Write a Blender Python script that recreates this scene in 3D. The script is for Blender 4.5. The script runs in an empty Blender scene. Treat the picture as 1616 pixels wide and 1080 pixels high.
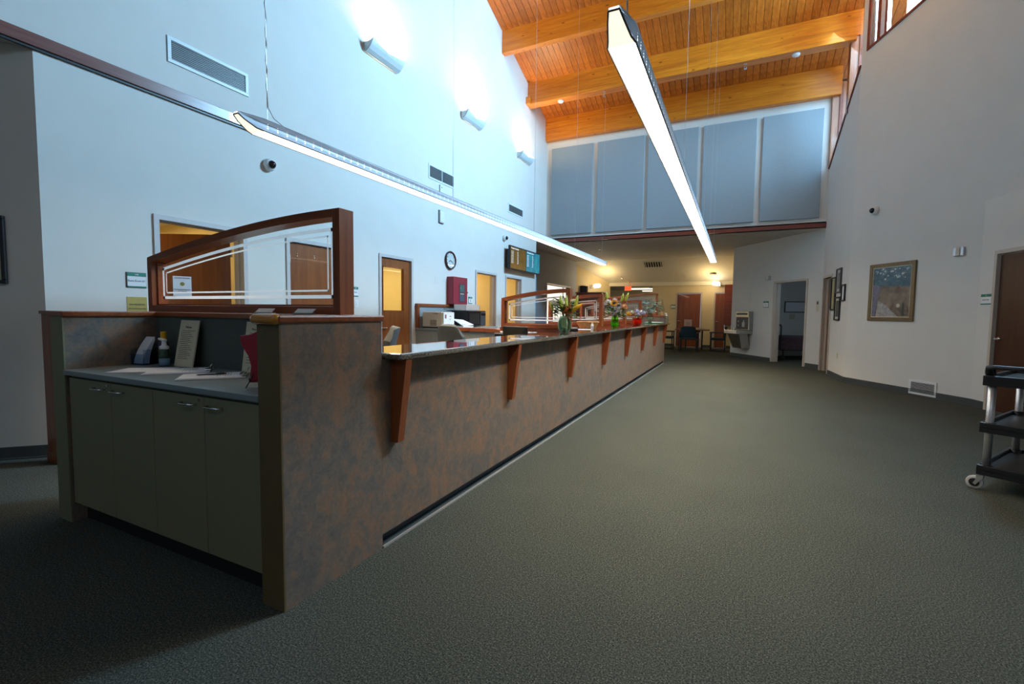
import bpy, bmesh, math, random
from mathutils import Vector, Matrix
random.seed(7)
PI = math.pi
SC = bpy.context.scene
C = SC.collection
# ------------------------------------------------------------------ camera, world, lights, exposure
cam_d = bpy.data.cameras.new('camera'); cam = bpy.data.objects.new('camera', cam_d); C.objects.link(cam)
cam_d.sensor_width = 36.0; cam_d.lens = 730 / 1616 * 36.0; cam_d.clip_start = 0.05; cam_d.clip_end = 200
_y, _p, _r = math.radians(25.75), math.radians(-3.62), math.radians(0.70)
fw = Vector((-math.sin(_y) * math.cos(_p), math.cos(_y) * math.cos(_p), math.sin(_p)))
r0 = Vector((math.cos(_y), math.sin(_y), 0)); u0 = r0.cross(fw)
rr = r0 * math.cos(_r) + u0 * math.sin(_r); uu = rr.cross(fw)
cam.matrix_world = Matrix(((rr.x, uu.x, -fw.x, 0), (rr.y, uu.y, -fw.y, 0), (rr.z, uu.z, -fw.z, 1.30), (0, 0, 0, 1)))
SC.camera = cam
SC.view_settings.view_transform = 'Standard'; SC.view_settings.look = 'None'
SC.view_settings.exposure = 0.0; SC.view_settings.gamma = 1.0; SC.view_settings.use_curve_mapping = False
SC.cycles.use_denoising = True
SC.cycles.max_bounces = 8; SC.cycles.diffuse_bounces = 5; SC.cycles.glossy_bounces = 3
SC.cycles.transmission_bounces = 6; SC.cycles.transparent_max_bounces = 10
SC.cycles.caustics_reflective = False; SC.cycles.caustics_refractive = False
SC.cycles.sample_clamp_indirect = 6.0

w = bpy.data.worlds.new('sky'); SC.world = w; w.use_nodes = True
bg = w.node_tree.nodes['Background']; bg.inputs[0].default_value = (0.62, 0.80, 1.0, 1); bg.inputs[1].default_value = 2.2

def area(name, loc, direction, sx, sy, power, col, spread=180, shape='RECTANGLE'):
    l = bpy.data.lights.new(name, 'AREA'); l.shape = shape; l.size = sx; l.size_y = sy
    l.energy = power; l.color = col; l.spread = math.radians(spread)
    o = bpy.data.objects.new(name, l); C.objects.link(o)
    o.location = loc
    o.rotation_euler = Vector(direction).to_track_quat('-Z', 'Z' if abs(Vector(direction).normalized().z) < 0.9 else 'Y').to_euler()
    return o
BLUE = (0.33, 0.67, 0.98); WARM = (1.0, 0.72, 0.38)
# daylight coming in through the clerestory windows high on the right side
area('daylight_side_window', (2.30, 12.2, 6.5), (-1, 0.25, -0.9), 2.0, 1.2, 60, BLUE, 120)
area('daylight_angled_window', (2.95, 9.95, 7.8), (-0.856, -0.40, -0.22), 2.2, 2.4, 2500, BLUE, 150)
# unseen fill light added behind the camera to lift the dark cabinet front
area('rear_fill', (1.0, -4.5, 6.5), (-0.1, 0.55, -0.8), 4.0, 2.0, 50, (0.70, 0.82, 1.0))

# ------------------------------------------------------------------ materials
def newmat(name):
    m = bpy.data.materials.new(name); m.use_nodes = True
    nt = m.node_tree; b = nt.nodes['Principled BSDF']
    return m, nt, b
def N(nt, t, **k):
    n = nt.nodes.new(t)
    for a, v in k.items(): setattr(n, a, v)
    return n
def coords(nt, scale=(1, 1, 1), kind='Object'):
    tc = N(nt, 'ShaderNodeTexCoord'); mp = N(nt, 'ShaderNodeMapping'); mp.inputs['Scale'].default_value = scale
    nt.links.new(tc.outputs[kind], mp.inputs['Vector']); return mp.outputs['Vector']
def noise(nt, vec, scale, detail=4, rough=0.55, dist=0.0):
    n = N(nt, 'ShaderNodeTexNoise'); n.inputs['Scale'].default_value = scale; n.inputs['Detail'].default_value = detail
    n.inputs['Roughness'].default_value = rough; n.inputs['Distortion'].default_value = dist
    nt.links.new(vec, n.inputs['Vector']); return n.outputs['Fac']
def ramp(nt, fac, stops):
    r = N(nt, 'ShaderNodeValToRGB'); e = r.color_ramp.elements
    e[0].position, e[0].color = stops[0][0], (*stops[0][1], 1)
    e[1].position, e[1].color = stops[-1][0], (*stops[-1][1], 1)
    for p, c in stops[1:-1]:
        x = e.new(p); x.color = (*c, 1)
    nt.links.new(fac, r.inputs['Fac']); return r.outputs['Color']
def mix(nt, a, b, fac, blend='MIX'):
    m = N(nt, 'ShaderNodeMix', data_type='RGBA', blend_type=blend)
    for s, v in ((6, a), (7, b)):
        if isinstance(v, tuple): m.inputs[s].default_value = (*v, 1)
        else: nt.links.new(v, m.inputs[s])
    if isinstance(fac, (int, float)): m.inputs[0].default_value = fac
    else: nt.links.new(fac, m.inputs[0])
    return m.outputs[2]
def bump(nt, b, fac, strength=0.2, dist=0.002):
    n = N(nt, 'ShaderNodeBump'); n.inputs['Strength'].default_value = strength; n.inputs['Distance'].default_value = dist
    nt.links.new(fac, n.inputs['Height']); nt.links.new(n.outputs['Normal'], b.inputs['Normal'])
def plain(name, col, rough=0.5, metal=0.0, var=0.06, scale=18, bmp=0.0, coat=0.0, spec=None):
    m, nt, b = newmat(name)
    v = coords(nt); f = noise(nt, v, scale, 3)
    lo = tuple(max(0, c * (1 - var)) for c in col); hi = tuple(min(1, c * (1 + var)) for c in col)
    nt.links.new(ramp(nt, f, [(0.3, lo), (0.7, hi)]), b.inputs['Base Color'])
    b.inputs['Roughness'].default_value = rough; b.inputs['Metallic'].default_value = metal
    if coat: b.inputs['Coat Weight'].default_value = coat; b.inputs['Coat Roughness'].default_value = 0.08
    if spec is not None: b.inputs['Specular IOR Level'].default_value = spec
    if bmp: bump(nt, b, noise(nt, v, scale * 12, 2), bmp, 0.001)
    return m
def emit(name, col, strength, base=(0.8, 0.8, 0.8)):
    m, nt, b = newmat(name); b.inputs['Base Color'].default_value = (*base, 1)
    b.inputs['Emission Color'].default_value = (*col, 1); b.inputs['Emission Strength'].default_value = strength
    return m
def glassm(name, col=(0.97, 0.99, 0.98), rough=0.0, alpha=0.12):
    # thin clear sheet: mostly transparent with a mirror-like share
    m, nt, b = newmat(name); out = nt.nodes['Material Output']
    tr = N(nt, 'ShaderNodeBsdfTransparent'); tr.inputs[0].default_value = (*col, 1)
    gl = N(nt, 'ShaderNodeBsdfGlossy'); gl.inputs['Roughness'].default_value = rough
    lw = N(nt, 'ShaderNodeLayerWeight'); lw.inputs['Blend'].default_value = 0.5
    pw_ = N(nt, 'ShaderNodeMath', operation='POWER'); nt.links.new(lw.outputs['Facing'], pw_.inputs[0]); pw_.inputs[1].default_value = 4.0
    ma = N(nt, 'ShaderNodeMath', operation='MULTIPLY_ADD'); nt.links.new(pw_.outputs[0], ma.inputs[0]); ma.inputs[1].default_value = 0.8; ma.inputs[2].default_value = 0.03
    mx = N(nt, 'ShaderNodeMixShader'); nt.links.new(ma.outputs[0], mx.inputs[0])
    nt.links.new(tr.outputs[0], mx.inputs[1]); nt.links.new(gl.outputs[0], mx.inputs[2])
    nt.links.new(mx.outputs[0], out.inputs['Surface'])
    return m
def woodm(name, dark, mid, light, axis='x', rough=0.35, scale=1.0, knots=False, rand=0.25, coat=0.0):
    m, nt, b = newmat(name)
    s = {'x': (0.35, 6, 6), 'y': (6, 0.35, 6), 'z': (6, 6, 0.35)}[axis]
    v = coords(nt, tuple(q * scale for q in s))
    f = noise(nt, v, 2.2, 6, 0.6, 1.2)
    col = ramp(nt, f, [(0.28, dark), (0.5, mid), (0.74, light)])
    f2 = noise(nt, v, 14, 3, 0.6)
    col = mix(nt, col, ramp(nt, f2, [(0.35, (0.62, 0.55, 0.5)), (0.65, (1, 1, 1))]), 0.45, 'MULTIPLY')
    if knots:
        vk = coords(nt, {'x': (1.1, 2.6, 2.6), 'y': (2.6, 1.1, 2.6), 'z': (2.6, 2.6, 1.1)}[axis])
        vo = N(nt, 'ShaderNodeTexVoronoi'); vo.inputs['Scale'].default_value = 2.3; nt.links.new(vk, vo.inputs['Vector'])
        col = mix(nt, col, ramp(nt, vo.outputs['Distance'], [(0.05, (0.22, 0.10, 0.05)), (0.13, (1, 1, 1))]), 0.8, 'MULTIPLY')
    if rand:
        oi = N(nt, 'ShaderNodeObjectInfo')
        col = mix(nt, col, ramp(nt, oi.outputs['Random'], [(0, (1 - rand,) * 3), (1, (1, 1, 1))]), 1.0, 'MULTIPLY')
    nt.links.new(col, b.inputs['Base Color']); b.inputs['Roughness'].default_value = rough
    if coat: b.inputs['Coat Weight'].default_value = coat
    bump(nt, b, f2, 0.12, 0.0015)
    return m

M = {}
M['wall'] = plain('wall_paint', (0.71, 0.69, 0.65), 0.75, var=0.02, scale=3, bmp=0.15)
M['wall_grey'] = plain('blue_grey_wall_paint', (0.34, 0.37, 0.44), 0.75, var=0.02, scale=3, bmp=0.1)  # even blue-grey base colour for the left hall wall
M['wall_yellow'] = plain('yellow_wall_paint', (0.82, 0.70, 0.42), 0.7, var=0.03, scale=3, bmp=0.1)
M['wall_far'] = plain('far_wall_paint', (0.72, 0.60, 0.36), 0.75, var=0.03, scale=3, bmp=0.1)
M['low_ceiling'] = plain('low_ceiling_paint', (0.52, 0.49, 0.43), 0.85, var=0.03, scale=5, bmp=0.2)
M['soffit'] = plain('soffit_paint', (0.80, 0.74, 0.58), 0.8, var=0.02)
M['cherry'] = woodm('cherry_wood', (0.20, 0.045, 0.014), (0.30, 0.075, 0.022), (0.40, 0.11, 0.035), 'x', 0.32, 1.2, coat=0.2, rand=0.1)
M['cherry_z'] = woodm('cherry_wood_upright', (0.20, 0.045, 0.014), (0.30, 0.075, 0.022), (0.40, 0.11, 0.035), 'z', 0.32, 1.2, coat=0.2, rand=0.1)
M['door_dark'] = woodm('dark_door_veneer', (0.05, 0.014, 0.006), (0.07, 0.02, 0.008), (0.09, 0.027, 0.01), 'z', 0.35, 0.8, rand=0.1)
M['door'] = woodm('door_veneer', (0.20, 0.05, 0.010), (0.27, 0.074, 0.015), (0.34, 0.10, 0.022), 'z', 0.3, 0.8, coat=0.25, rand=0.1)
M['trimwood'] = woodm('trim_wood', (0.16, 0.06, 0.05), (0.22, 0.085, 0.07), (0.30, 0.12, 0.10), 'y', 0.28, 0.8, rand=0.0, coat=0.5)
M['trimwood_x'] = woodm('trim_wood_across', (0.14, 0.028, 0.014), (0.22, 0.045, 0.024), (0.28, 0.06, 0.034), 'x', 0.3, 0.8, rand=0.0)
M['jamb'] = woodm('window_jamb_wood', (0.30, 0.13, 0.075), (0.42, 0.19, 0.11), (0.52, 0.26, 0.16), 'z', 0.35, 0.7, rand=0.0, coat=0.3)
M['plank'] = woodm('cedar_plank', (0.42, 0.10, 0.010), (0.60, 0.165, 0.015), (0.72, 0.23, 0.026), 'y', 0.42, 0.9, rand=0.30)
M['beam'] = woodm('glulam_beam', (0.52, 0.135, 0.010), (0.72, 0.22, 0.015), (0.82, 0.31, 0.025), 'x', 0.35, 0.7, knots=True, rand=0.0, coat=0.15)
M['groove'] = plain('groove_dark', (0.06, 0.022, 0.008), 0.9)
M['olive'] = plain('olive_laminate', (0.21, 0.19, 0.11), 0.5, var=0.05, scale=60)
M['greenpanel'] = plain('green_grey_fabric', (0.075, 0.088, 0.08), 0.85, var=0.12, scale=120, bmp=0.2)
M['worktop'] = plain('grey_green_worktop', (0.20, 0.24, 0.25), 0.35, var=0.08, scale=200)
M['rubber'] = plain('rubber_base', (0.055, 0.063, 0.066), 0.55, var=0.05)
M['steelstrip'] = plain('metal_edge_strip', (0.62, 0.60, 0.60), 0.35, 0.6)
M['black'] = plain('black_plastic', (0.012, 0.012, 0.014), 0.4)
M['darkgrey'] = plain('dark_grey', (0.05, 0.05, 0.055), 0.5)
M['blackgloss'] = plain('black_gloss', (0.01, 0.01, 0.012), 0.08)
M['white'] = plain('white_plastic', (0.78, 0.79, 0.80), 0.4, var=0.02)
M['paper'] = plain('paper', (0.80, 0.80, 0.86), 0.8, var=0.02)
M['cream'] = plain('cream_paper', (0.62, 0.56, 0.40), 0.8, var=0.03)
M['frame_grey'] = plain('painted_door_frame', (0.56, 0.54, 0.54), 0.45, var=0.02)
M['frame_tan'] = plain('tan_door_frame', (0.58, 0.50, 0.42), 0.5, var=0.02)
M['alu'] = plain('aluminium', (0.62, 0.60, 0.60), 0.35, 0.75, var=0.03)
M['chrome'] = plain('chrome', (0.80, 0.80, 0.80), 0.12, 1.0, var=0.01)
M['steel'] = plain('stainless', (0.42, 0.40, 0.38), 0.3, 0.9, var=0.05, scale=40)
M['fixture'] = plain('fixture_body', (0.80, 0.82, 0.88), 0.4, 0.0, var=0.02)
M['sconce'] = plain('sconce_body', (0.72, 0.78, 0.80), 0.45, 0.0, var=0.02)
M['lens'] = emit('fixture_lens', (1.0, 0.86, 0.68), 16)
M['lenstip'] = emit('fixture_lens_tip', (1.0, 0.90, 0.70), 1.15)
M['dots'] = emit('perforation_glow', (1.0, 0.95, 0.9), 2.2)
M['sconce_glow'] = emit('sconce_lamp', (1.0, 0.86, 0.62), 20)
M['lamp'] = emit('lamp_glow', (1.0, 0.92, 0.75), 9)
M['lampsoft'] = emit('tube_glow', (1.0, 0.88, 0.66), 2.2)
M['exit'] = emit('exit_sign_glow', (1.0, 0.10, 0.03), 1.4, (0.8, 0.1, 0.05))
M['glass'] = glassm('clear_glass')
M['skyglow'] = emit('sky_glow', (0.93, 0.92, 1.0), 1.35)
M['sheer'] = plain('window_roller_screen', (0.75, 0.75, 0.85), 0.7)
def etched():
    m, nt, b = newmat('etched_glass_line'); out = nt.nodes['Material Output']
    d = N(nt, 'ShaderNodeBsdfDiffuse'); d.inputs[0].default_value = (.85, .85, .85, 1); t_ = N(nt, 'ShaderNodeBsdfTranslucent'); t_.inputs[0].default_value = (.9, .9, .9, 1)
    mx = N(nt, 'ShaderNodeMixShader'); mx.inputs[0].default_value = .6; nt.links.new(d.outputs[0], mx.inputs[1]); nt.links.new(t_.outputs[0], mx.inputs[2]); nt.links.new(mx.outputs[0], out.inputs['Surface'])
    return m
M['etched'] = etched()
M['red'] = plain('fire_red', (0.26, 0.018, 0.04), 0.4, var=0.04)
M['redplastic'] = plain('red_plastic', (0.35, 0.01, 0.03), 0.3, coat=0.3)
M['green'] = plain('sign_green', (0.01, 0.20, 0.14), 0.5)
M['signtext'] = plain('sign_text_navy', (0.05, 0.06, 0.22), 0.6)
M['ink'] = plain('ink', (0.05, 0.05, 0.06), 0.7)
M['yellow'] = plain('yellow_cap', (0.80, 0.42, 0.01), 0.4)
M['yellowsign'] = plain('yellow_notice_paper', (0.45, 0.36, 0.10), 0.7)
M['navyfab'] = plain('navy_fabric', (0.018, 0.045, 0.065), 0.9, var=0.15, scale=150, bmp=0.3)
M['greyfab'] = plain('grey_chair_fabric', (0.085, 0.085, 0.085), 0.9, var=0.2, scale=150, bmp=0.4)
M['lampack'] = plain('laminate_grey', (0.30, 0.31, 0.29), 0.6, var=0.06, scale=40)
M['bag'] = plain('beige_plastic', (0.58, 0.52, 0.42), 0.4, var=0.02)
M['gold'] = plain('antique_gold_frame', (0.20, 0.13, 0.06), 0.4, 0.35, var=0.35, scale=90)
M['bluelit'] = plain('blue_daylit_panel', (0.20, 0.42, 0.60), 0.5)  # reflected blue daylight painted into the base colour
M['pink'] = plain('pale_pink_card', (0.70, 0.48, 0.38), 0.7)

def laminate():
    m, nt, b = newmat('mottled_slate_laminate')
    v = coords(nt, (1, 1, 1)); v2 = coords(nt, (1.0, 1.0, 0.8))
    a = noise(nt, v, 4.6, 9, 0.70, 0.8); c = noise(nt, v2, 9.0, 9, 0.75, 0.9); d = noise(nt, v, 45, 6, 0.75, 1.0)
    col = ramp(nt, a, [(0.32, (0.11, 0.105, 0.108)), (0.50, (0.20, 0.145, 0.11)), (0.66, (0.29, 0.155, 0.085))])
    col2 = ramp(nt, c, [(0.34, (0.085, 0.085, 0.092)), (0.48, (0.17, 0.15, 0.13)), (0.60, (0.34, 0.165, 0.085)), (0.74, (0.16, 0.165, 0.17))])
    col = mix(nt, col, col2, 0.55)
    col = mix(nt, col, ramp(nt, d, [(0.3, (0.62, 0.62, 0.64)), (0.7, (1.25, 1.22, 1.18))]), 0.7, 'MULTIPLY')
    nt.links.new(col, b.inputs['Base Color']); b.inputs['Roughness'].default_value = 0.48
    bump(nt, b, d, 0.1, 0.001)
    return m
M['laminate'] = laminate()
def granite():
    m, nt, b = newmat('speckled_granite')
    v = coords(nt); vo = N(nt, 'ShaderNodeTexVoronoi'); vo.inputs['Scale'].default_value = 260; nt.links.new(v, vo.inputs['Vector'])
    sep = N(nt, 'ShaderNodeSeparateColor'); nt.links.new(vo.outputs['Color'], sep.inputs[0])
    col = ramp(nt, sep.outputs[0], [(0.0, (0.03, 0.028, 0.026)), (0.5, (0.11, 0.10, 0.088)), (0.85, (0.17, 0.155, 0.14)), (1.0, (0.36, 0.33, 0.30))])
    nt.links.new(col, b.inputs['Base Color']); b.inputs['Roughness'].default_value = 0.06
    b.inputs['Specular IOR Level'].default_value = 0.9; b.inputs['Coat Weight'].default_value = 1.0; b.inputs['Coat Roughness'].default_value = 0.02
    b.inputs['Coat IOR'].default_value = 1.8
    return m
M['granite'] = granite()
def carpet():
    m, nt, b = newmat('loop_carpet')
    v = coords(nt); f = noise(nt, v, 150, 3, 0.8); g = noise(nt, v, 1.2, 3); h = noise(nt, v, 60, 4, 0.7)
    col = ramp(nt, f, [(0.35, (0.012, 0.016, 0.015)), (0.52, (0.078, 0.086, 0.074)), (0.68, (0.23, 0.235, 0.20))])
    col = mix(nt, col, ramp(nt, h, [(0.35, (0.7, 0.72, 0.72)), (0.65, (1.15, 1.12, 1.1))]), 0.8, 'MULTIPLY')
    col = mix(nt, col, ramp(nt, g, [(0.3, (0.88, 0.88, 0.88)), (0.7, (1, 1, 1))]), 1.0, 'MULTIPLY')
    nt.links.new(col, b.inputs['Base Color']); b.inputs['Roughness'].default_value = 0.95; b.inputs['Specular IOR Level'].default_value = 0.1
    bump(nt, b, f, 0.5, 0.004)
    return m
M['carpet'] = carpet()
M['felt'] = plain('blue_grey_acoustic_felt', (0.30, 0.36, 0.40), 0.95, var=0.10, scale=70, bmp=0.4)
def picture_mat():
    m, nt, b = newmat('courtyard_painting')
    v = coords(nt, (1, 1, 1)); sp = N(nt, 'ShaderNodeSeparateXYZ'); nt.links.new(v, sp.inputs[0])
    n1 = noise(nt, v, 9, 6, 0.7, 1.0); n2 = noise(nt, v, 4, 5, 0.6, 0.6)
    top = ramp(nt, n1, [(0.3, (0.03, 0.07, 0.09)), (0.5, (0.07, 0.13, 0.17)), (0.64, (0.16, 0.24, 0.28)), (0.72, (0.55, 0.62, 0.62))])
    low = ramp(nt, n2, [(0.3, (0.06, 0.045, 0.04)), (0.5, (0.22, 0.16, 0.11)), (0.7, (0.30, 0.24, 0.18))])
    # local z decides foliage above wall
    ad = N(nt, 'ShaderNodeMath', operation='MULTIPLY_ADD'); nt.links.new(n2, ad.inputs[0]); ad.inputs[1].default_value = 0.25; nt.links.new(sp.outputs['Z'], ad.inputs[2])
    f = ramp(nt, ad.outputs[0], [(0.20, (0, 0, 0)), (0.24, (1, 1, 1))])
    sh = N(nt, 'ShaderNodeSeparateColor'); nt.links.new(f, sh.inputs[0])
    nt.links.new(mix(nt, low, top, sh.outputs[0]), b.inputs['Base Color']); b.inputs['Roughness'].default_value = 0.25
    return m
M['painting'] = picture_mat()
def ombre(name, c0, c1, s):
    m, nt, b = newmat(name)
    v = coords(nt, (2, 2, 2)); f = noise(nt, v, 2.5, 4)
    col = ramp(nt, f, [(0.3, c0), (0.7, c1)])
    b.inputs['Base Color'].default_value = (0.02, 0.02, 0.02, 1); b.inputs['Roughness'].default_value = 0.15
    nt.links.new(col, b.inputs['Emission Color']); b.inputs['Emission Strength'].default_value = s
    return m
M['scr1'] = ombre('screen_ochre', (0.16, 0.13, 0.01), (0.36, 0.17, 0.01), 0.5)
M['scr2'] = ombre('screen_cyan', (0.01, 0.16, 0.42), (0.01, 0.50, 0.58), 0.65)
M['scrtext'] = emit('screen_text', (0.9, 0.9, 0.8), 0.7)

# ------------------------------------------------------------------ mesh builders
class MB:
    def __init__(s): s.v = []; s.f = []
    def box(s, x0, x1, y0, y1, z0, z1):
        n = len(s.v)
        s.v += [(x0, y0, z0), (x1, y0, z0), (x1, y1, z0), (x0, y1, z0), (x0, y0, z1), (x1, y0, z1), (x1, y1, z1), (x0, y1, z1)]
        s.f += [(n, n + 3, n + 2, n + 1), (n + 4, n + 5, n + 6, n + 7), (n, n + 1, n + 5, n + 4), (n + 1, n + 2, n + 6, n + 5), (n + 2, n + 3, n + 7, n + 6), (n + 3, n, n + 4, n + 7)]
        return s
    def quad(s, *p):
        n = len(s.v); s.v += [tuple(q) for q in p]; s.f.append(tuple(range(n, n + len(p)))); return s
    def prism(s, pts, off):
        # pts: 3d polygon, extruded by vector off
        n = len(s.v); k = len(pts); o = Vector(off)
        s.v += [tuple(Vector(p)) for p in pts] + [tuple(Vector(p) + o) for p in pts]
        s.f.append(tuple(range(n + k - 1, n - 1, -1))); s.f.append(tuple(range(n + k, n + 2 * k)))
        for i in range(k):
            j = (i + 1) % k; s.f.append((n + i, n + j, n + k + j, n + k + i))
        return s
    def tube(s, pts, r, seg=10, cap=True):
        pts = [Vector(p) for p in pts]; R = r if isinstance(r, (list, tuple)) else [r] * len(pts)
        n = len(s.v); k = len(pts); prev = None
        for i, p in enumerate(pts):
            t = (pts[min(i + 1, k - 1)] - pts[max(i - 1, 0)]).normalized()
            a = t.orthogonal().normalized() if prev is None else (prev - t * prev.dot(t)).normalized()
            prev = a; b_ = t.cross(a)
            for j in range(seg):
                q = 2 * PI * j / seg; s.v.append(tuple(p + (a * math.cos(q) + b_ * math.sin(q)) * R[i]))
        for i in range(k - 1):
            for j in range(seg):
                j2 = (j + 1) % seg; s.f.append((n + i * seg + j, n + i * seg + j2, n + (i + 1) * seg + j2, n + (i + 1) * seg + j))
        if cap:
            s.f.append(tuple(n + j for j in range(seg - 1, -1, -1))); s.f.append(tuple(n + (k - 1) * seg + j for j in range(seg)))
        return s
    def lathe(s, prof, c=(0, 0, 0), seg=20, axis='z', cap=True):
        n = len(s.v); k = len(prof)
        for r, h in prof:
            for j in range(seg):
                q = 2 * PI * j / seg; a, b_ = r * math.cos(q), r * math.sin(q)
                p = {'z': (a, b_, h), 'y': (a, h, b_), 'x': (h, a, b_)}[axis]
                s.v.append((c[0] + p[0], c[1] + p[1], c[2] + p[2]))
        for i in range(k - 1):
            for j in range(seg):
                j2 = (j + 1) % seg; s.f.append((n + i * seg + j, n + i * seg + j2, n + (i + 1) * seg + j2, n + (i + 1) * seg + j))
        if cap:
            s.f.append(tuple(n + j for j in range(seg))); s.f.append(tuple(n + (k - 1) * seg + j for j in range(seg)))
        return s
    def ball(s, c, r, seg=10, rings=6, sc=(1, 1, 1)):
        n0 = len(s.v)
        prof = [(max(1e-4, math.sin(PI * i / rings)) * r, -math.cos(PI * i / rings) * r) for i in range(rings + 1)]
        s.lathe(prof, (0, 0, 0), seg)
        for i in range(n0, len(s.v)):
            p = s.v[i]; s.v[i] = (c[0] + p[0] * sc[0], c[1] + p[1] * sc[1], c[2] + p[2] * sc[2])
        return s
    def data(s, name, mat, smooth=False):
        me = bpy.data.meshes.new(name); me.from_pydata(s.v, [], s.f); me.validate()
        bm = bmesh.new(); bm.from_mesh(me); bmesh.ops.recalc_face_normals(bm, faces=bm.faces); bm.to_mesh(me); bm.free()
        me.materials.append(M[mat] if isinstance(mat, str) else mat)
        if smooth:
            for p in me.polygons: p.use_smooth = True
        return me
    def build(s, name, mat, parent=None, smooth=False, bevel=0.0, label=None, kind=None):
        o = bpy.data.objects.new(name, s.data(name, mat, smooth)); C.objects.link(o)
        if parent is not None: o.parent = parent
        if bevel:
            b = o.modifiers.new('bevel', 'BEVEL'); b.width = bevel; b.segments = 2; b.limit_method = 'ANGLE'
        if label: o['label'] = label
        if kind: o['kind'] = kind
        return o
def B(name, mat, parent, x0, x1, y0, y1, z0, z1, **k):
    return MB().box(min(x0, x1), max(x0, x1), min(y0, y1), max(y0, y1), min(z0, z1), max(z0, z1)).build(name, mat, parent, **k)
def T(name, label, cat, loc=(0, 0, 0), deg=0, group=None):
    o = bpy.data.objects.new(name, None); C.objects.link(o); o.location = loc; o.rotation_euler = (0, 0, math.radians(deg))
    o.empty_display_size = 0.1
    o['label'] = label; o['category'] = cat
    if group: o['group'] = group
    return o
def S(name, label=None, loc=(0, 0, 0), deg=0):
    o = bpy.data.objects.new(name, None); C.objects.link(o); o.location = loc; o.rotation_euler = (0, 0, math.radians(deg))
    o['kind'] = 'structure'
    if label: o['label'] = label
    return o
def tag(o, label, cat, group=None):
    o['label'] = label; o['category'] = cat
    if group: o['group'] = group
    return o
def st(o, label=None):
    o['kind'] = 'structure'
    if label: o['label'] = label
    return o
def dup(root, loc, deg=None, label=None):
    r = root.copy(); C.objects.link(r); r.location = loc
    if deg is not None: r.rotation_euler = (0, 0, math.radians(deg))
    if label: r['label'] = label
    def rec(a, b):
        for ch in list(a.children):
            c = ch.copy(); C.objects.link(c); c.parent = b; rec(ch, c)
    rec(root, r)
    return r
def text(body, name, mat, parent, loc, size, rot=(PI / 2, 0, 0), align='CENTER', xs=1.0):
    cu = bpy.data.curves.new('lettering', 'FONT'); cu.body = body; cu.size = size; cu.align_x = align; cu.align_y = 'CENTER'
    cu.extrude = 0.0006; cu.resolution_u = 2
    o = bpy.data.objects.new('lettering', cu); C.objects.link(o)
    me = bpy.data.meshes.new_from_object(o.evaluated_get(bpy.context.evaluated_depsgraph_get()))
    bpy.data.objects.remove(o); bpy.data.curves.remove(cu)
    me.materials.clear(); me.materials.append(M[mat])
    q = bpy.data.objects.new(name, me); C.objects.link(q); q.parent = parent; q.location = loc; q.rotation_euler = rot; q.scale = (xs, 1, 1)
    return q

# ================================================================== STRUCTURE
XL = -5.33                       # face of the long left wall
YF = 13.35                       # face of the far upper wall
ZS = 3.45                        # underside of the low ceilings
zc = lambda y: 8.07 - 0.345 * (y - 10.29)    # underside of the plank ceiling
A0, A1 = Vector((-0.13, 16.6, 0)), Vector((1.93, 13.55, 0))       # fountain wall, floor line
B0, B1 = Vector((1.98, 11.15, 0)), Vector((3.20, 9.13, 0))        # painting wall, floor line
R0 = Vector((1.86, 13.35, 0))
def wall(name, p0, p1, z0, z1, thick=0.14, openings=(), mat='wall', label=None):
    """wall seen from the side where p0 is left and p1 is right; openings (s0, s1, z0, z1)"""
    p0 = Vector(p0); p1 = Vector(p1); L = (p1 - p0).length; ang = math.degrees(math.atan2(p1.y - p0.y, p1.x - p0.x))
    m = MB(); cuts = sorted({0.0, L} | {o[0] for o in openings} | {o[1] for o in openings})
    for a, b in zip(cuts, cuts[1:]):
        z = z0
        for o in sorted([o for o in openings if o[0] <= a + 1e-6 and o[1] >= b - 1e-6], key=lambda o: o[2]):
            if o[2] > z + 1e-6: m.box(a, b, 0, thick, z, o[2])
            z = o[3]
        if z < z1 - 1e-6: m.box(a, b, 0, thick, z, z1)
    o = m.build(name, mat); o.location = (p0.x, p0.y, 0); o.rotation_euler = (0, 0, math.radians(ang))
    return st(o, label)
def on(p0, p1):
    d = p1 - p0; return math.degrees(math.atan2(d.y, d.x))

# floor
st(MB().box(-9.5, 6.5, -8, 27, -0.12, 0.0).build('floor', 'carpet'), 'dark green-grey loop carpet')
# left wall: below the trim with door openings, above it a solid wall with a raked top
DO = [(2.73, 3.62, 'open'), (4.26, 5.16, 'shut'), (6.01, 6.80, 'window'), (9.15, 10.08, 'open'), (10.66, 11.56, 'open')]
OFF = 1.84
st(wall('wall_left', (XL, OFF, 0), (XL, 12.6, 0), 0, ZS, 0.16, [(a - OFF - .003, b - OFF + .003, 0, 2.209) for a, b, _ in DO]), 'long off-white wall behind the reception counter')
up = [(XL, -8, ZS + .001), (XL, YF + .3, ZS + .001), (XL, YF + .3, zc(YF + .3) + .05), (XL, 2.0, zc(2.0) + .05), (XL, -8, zc(2.0) + .05)]
st(MB().prism(up, (-0.16, 0, 0)).build('wall_left', 'wall'), 'tall upper wall above the wood trim, washed by sconces')
for y in (8.19, 12.43):
    st(B('trim_1', 'frame_grey', None, XL, XL + 0.003, y - .006, y + .006, 3.62, zc(y)), 'thin control joint in the upper wall')
# fascia trim at the low ceiling line
t = S('trim_2', 'polished reddish wood fascia along the left wall')
B('fascia', 'trimwood', t, XL, XL + 0.035, -8, 12.6, ZS, ZS + 0.105, bevel=0.004)
B('shadow_strip', 'black', t, XL, XL + 0.02, -8, 12.6, ZS - 0.022, ZS)  # black strip paints in the shadow line under the fascia
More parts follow.
